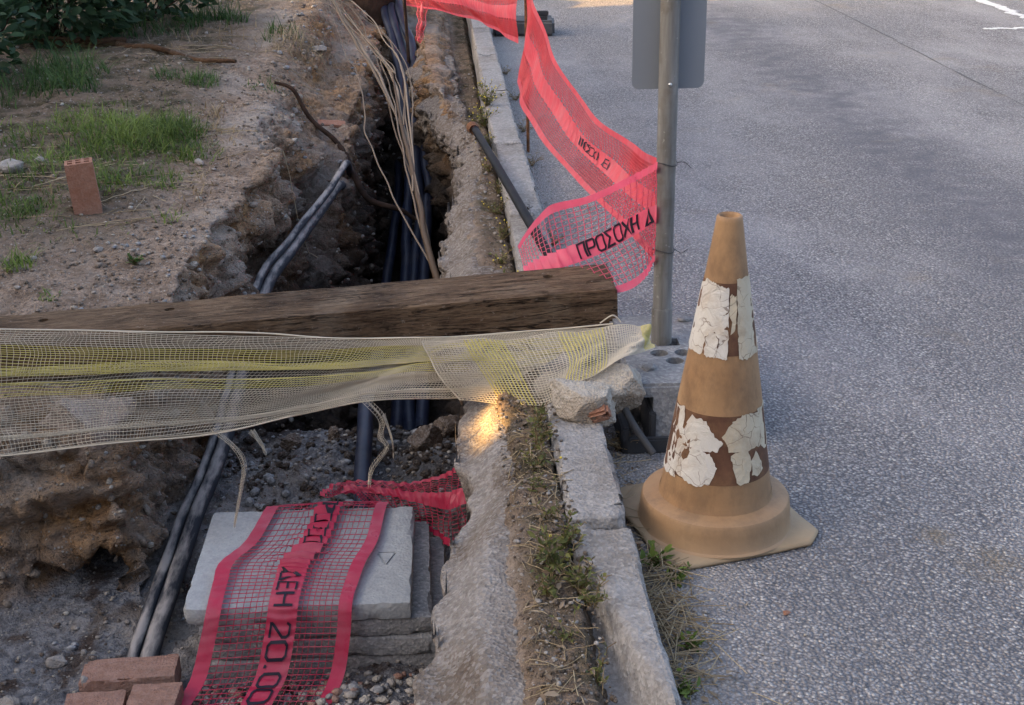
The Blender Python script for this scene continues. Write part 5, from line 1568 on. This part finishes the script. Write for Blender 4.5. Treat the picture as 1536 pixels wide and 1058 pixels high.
def leaves_vf(P, D, N, L, W):
    """pointed folded leaves: base P, direction D, normal N"""
    S = np.cross(D, N); S /= np.linalg.norm(S, axis=1, keepdims=True) + 1e-9
    L = L[:, None]; W = W[:, None]
    pts = [P, P + D * L * .35 + S * W * .5 + N * W * .12, P + D * L * .75 + S * W * .36 + N * W * .05, P + D * L - N * L * .12, P + D * L * .75 - S * W * .36 + N * W * .05, P + D * L * .35 - S * W * .5 + N * W * .12, P + D * L * .5]
    V = np.stack(pts, 1).reshape(-1, 3)
    i = np.arange(len(P))[:, None] * 7
    F = np.concatenate([i + np.array(q) for q in ((0, 1, 6), (1, 2, 6), (2, 3, 6), (3, 4, 6), (4, 5, 6), (5, 0, 6))])
    return V, F
def rand_unit(n, up=.3):
    d = rng.normal(size=(n, 3)); d[:, 2] = np.abs(d[:, 2]) * .7 + up * .3
    return d / np.linalg.norm(d, axis=1, keepdims=True)
def weed(name, loc, h, nst, spread, nleaf, ll, label, group, flowers=0, dry=0, mats=('weed', 'weedstem')):
    root = empty(name, loc)
    S, LP, LD, FP = [], [], [], []
    for k in range(nst):
        a = rng.uniform(0, 6.283); ln = h * rng.uniform(.45, 1.1); sp = spread * rng.uniform(.3, 1)
        t = np.linspace(0, 1, 10)
        P = np.stack([sp * math.cos(a) * t ** 1.2, sp * math.sin(a) * t ** 1.2, ln * t * (1 - .3 * t * rng.uniform(0, 1))], -1) + rng.normal(0, .004, 3) * [1, 1, 0]
        P = P + .004 * rng.normal(0, 1, (10, 3)) * t[:, None]
        S.append(P)
        for _ in range(nleaf):
            q = rng.uniform(.1, 1); i = int(q * 9)
            LP.append(P[i]); d = rand_unit(1)[0]; LD.append(d)
        if flowers and rng.random() < flowers: FP.append(P[-1])
    V, F = tubes(np.array(S), .0011, 3)
    tinted('stems', V, F, np.repeat(rng.uniform(0, 1, nst), 30), MT[mats[1]], root)['kind'] = 'stuff'
    if LP:
        LP, LD = np.array(LP), np.array(LD); n = len(LP)
        V, F = leaves_vf(LP, LD, rand_unit(n, 1), ll * rng.uniform(.5, 1.3, n), ll * .4 * rng.uniform(.6, 1.3, n))
        tinted('foliage', V, F, np.repeat(rng.uniform(0, 1, n), 7), MT[mats[0]], root)['kind'] = 'stuff'
    if FP:
        it = []
        bm = bmesh.new(); bmesh.ops.create_icosphere(bm, subdivisions=1, radius=.0035)
        fv = np.array([v.co for v in bm.verts]); ff = np.array([[v.index for v in f.verts] for f in bm.faces]); bm.free()
        V, F = join_vf([(fv + p, ff) for p in FP]); link('flowers', mesh_np('flowers', V, F), MT['flower'], root)['kind'] = 'stuff'
    tag(root, label, 'weed', group)
    return root
def weeds():
    near = ((.215, 2.80, .10, 16, .05, 6, .016, .3, 'tall dark weed in the verge just before the mortar lump'), (.205, 2.70, .08, 14, .05, 6, .014, .35, 'yellow flecked weed between the sunlit ledge and the kerb'), (.225, 2.90, .07, 12, .04, 5, .015, .2, 'weed rooted right under the mortar lump on the kerb'),
            (.20, 2.58, .05, 9, .05, 6, .012, .2, 'thin low weed in crumbly soil opposite the kerb joint'), (.215, 2.44, .05, 8, .04, 6, .012, .1, 'sparse weed touching the kerb at its joint'), (.235, 2.34, .09, 12, .05, 7, .018, .2, 'leggy weed leaning on the broken kerb edge past the joint'),
            (.205, 2.26, .10, 18, .06, 8, .02, .2, 'largest bushy weed clump beside the broken kerb edge'), (.245, 2.20, .08, 16, .06, 8, .018, .2, 'leafy weed in the notch where the kerb has broken away'), (.19, 2.18, .07, 12, .05, 7, .016, .1, 'weed on the concrete ledge side of the bushy clump'),
            (.26, 2.10, .06, 10, .05, 6, .014, .1, 'low weed on gritty soil inside the broken kerb'), (.21, 2.02, .05, 8, .06, 6, .012, .1, 'scrawny weed among pale grit between ledge and broken kerb'), (.25, 1.92, .05, 9, .05, 6, .012, .1, 'weed tuft by the narrowest part of the broken kerb'))
    for (x, y, h, n, sp, nl, ll, fl, lab) in near:
        weed('weed_plant', (x, y, sz(x, y) - .004), h, n, sp, nl, ll, lab, 'weeds between kerb and ledge in front of the beam', fl * .12)
    for (x, y, h, n, sp, nl, ll, fl) in ((.225, 4.0, .06, 14, .06, 6, .012, .2), (.21, 4.3, .06, 16, .06, 6, .012, .3), (.23, 4.6, .07, 18, .07, 6, .012, .3), (.22, 4.9, .07, 16, .07, 6, .012, .3), (.24, 5.25, .06, 14, .06, 6, .012, .2), (.22, 5.6, .06, 14, .06, 5, .012, .4), (.235, 6.0, .07, 16, .07, 6, .014, .5)):
        weed('weed_plant', (x, y, sz(x, y) - .004), h, n, sp, nl, ll, 'low yellowish weed growing along the black pipe behind the beam', 'weeds along the black pipe', fl)
    for (x, y) in ((.235, 6.45), (.26, 6.7)):
        weed('weed_plant', (x, y, sz(x, y) - .01), .13, 34, .10, 6, .018, 'bushy yellow flowered weed %s' % ('by the rusty pipe union' if y < 6.6 else 'at the cracked kerb joint'), 'flowering weeds by the kerb', .8)
    for (x, y, h, ll, lab) in ((.43, 2.43, .05, .03, 'fresh green weed tucked against the corner of the cone plate'), (.47, 2.36, .03, .02, 'small green sprout in the straw before the cone plate'), (.46, 2.12, .03, .02, 'green sprout in road grit opposite the broken kerb'), (.415, 1.98, .03, .02, 'tiny weed hugging the road side of the broken kerb')):
        weed('weed_plant', (x, y, 0), h, 9, .05, 5, ll, lab, 'weeds at the road edge', 0, mats=('grass', 'weedstem'))
    for (x, y) in ((.43, 5.9), (.44, 6.6), (.42, 4.7), (.45, 7.4), (.43, 3.9), (.43, 2.98), (.44, 8.2)):
        weed('dry_weed', (x, y, 0), .06, 16, .07, 3, .014, 'dry weed tuft at the foot of the road side of the kerb', 'dry weeds along the kerb foot', 0, mats=('straw', 'weedstem'))
    weed('weed_plant', (-1.02, 4.32, gz_(-1.02, 4.32)), .03, 9, .035, 5, .02, 'tiny dark green weed on bare dirt below the upright brick', None, 0, mats=('grassdark', 'weedstem'))
    weed('weed_plant', (.318, 4.62, .12), .10, 3, .03, 3, .012, 'thin dark sprig sticking up from the kerb by the black pipe', None, 0, mats=('bark', 'bark'))
weeds()
def litter():
    n = 260
    x = np.where(rng.random(n) < .55, np.abs(rng.normal(0, .045, n)) + .395, rng.uniform(.15, .25, n))
    y = rng.uniform(1.75, 3.0, n)
    z = np.array([sz(a, b) for a, b in zip(x, y)]) + rng.uniform(.002, .014, n)
    P = np.stack([x, y, z], -1)
    D = rng.normal(size=(n, 3)); D[:, 2] *= .2; D /= np.linalg.norm(D, axis=1, keepdims=True)
    N = rng.normal(0, .35, (n, 3)); N[:, 2] = 1; N /= np.linalg.norm(N, axis=1, keepdims=True)
    L = rng.uniform(.008, .03, n); L[:14] = rng.uniform(.03, .05, 14)
    V, F = leaves_vf(P, D, N, L, L * rng.uniform(.25, .5, n))
    o = tinted('leaf_litter', V, F, np.repeat(rng.uniform(0, 1, n), 7), MT['litter']); tag(o, 'dry brown leaf litter along the kerb', 'leaves', None, 'stuff')
litter()
def shrub():
    for k, (x, y, z, rx, ry, rz, n, ll, lab) in enumerate(((-2.15, 7.95, .62, .45, .35, .36, 1600, .095, 'dark green broad leaved shrub behind the rotten plank'), (-1.75, 8.55, .62, .40, .3, .30, 1000, .085, 'dark shrub spreading beside the grass beyond the plank'), (-2.45, 7.05, .55, .36, .4, .34, 1000, .085, 'dense dark shrub at the end of the plank'))):
        zg = gz_(x, y)
        root = empty('shrub', (x, y, zg))
        P = rng.normal(size=(n, 3)); P /= np.linalg.norm(P, axis=1, keepdims=True)
        P *= (rng.uniform(0, 1, n) ** .4)[:, None] * np.array([rx, ry, rz]); P[:, 2] += rz * .85
        P *= (1 + .35 * fbm(P * 4, 2, 9))[:, None]
        D = P - np.array([0, 0, rz * .5]); D /= np.linalg.norm(D, axis=1, keepdims=True); D = D + rng.normal(0, .5, (n, 3)); D /= np.linalg.norm(D, axis=1, keepdims=True)
        V, F = leaves_vf(P, D, rand_unit(n, 1), ll * rng.uniform(.5, 1.2, n), ll * .45 * rng.uniform(.7, 1.2, n))
        tinted('foliage', V, F, np.repeat(np.clip(rng.normal(.4, .25, n), 0, 1), 7), MT['leaf'], root)['kind'] = 'stuff'
        st = []
        for _ in range(14):
            e = P[rng.integers(n)]; t = np.linspace(0, 1, 8)[:, None]
            st.append(e * t + rng.normal(0, .012, (8, 3)) * t)
        V, F = tubes(np.array(st), .005, 5); link('stems', mesh_np('stems', V, F), MT['bark'], root)['kind'] = 'stuff'
        tag(root, lab, 'shrub')
shrub()
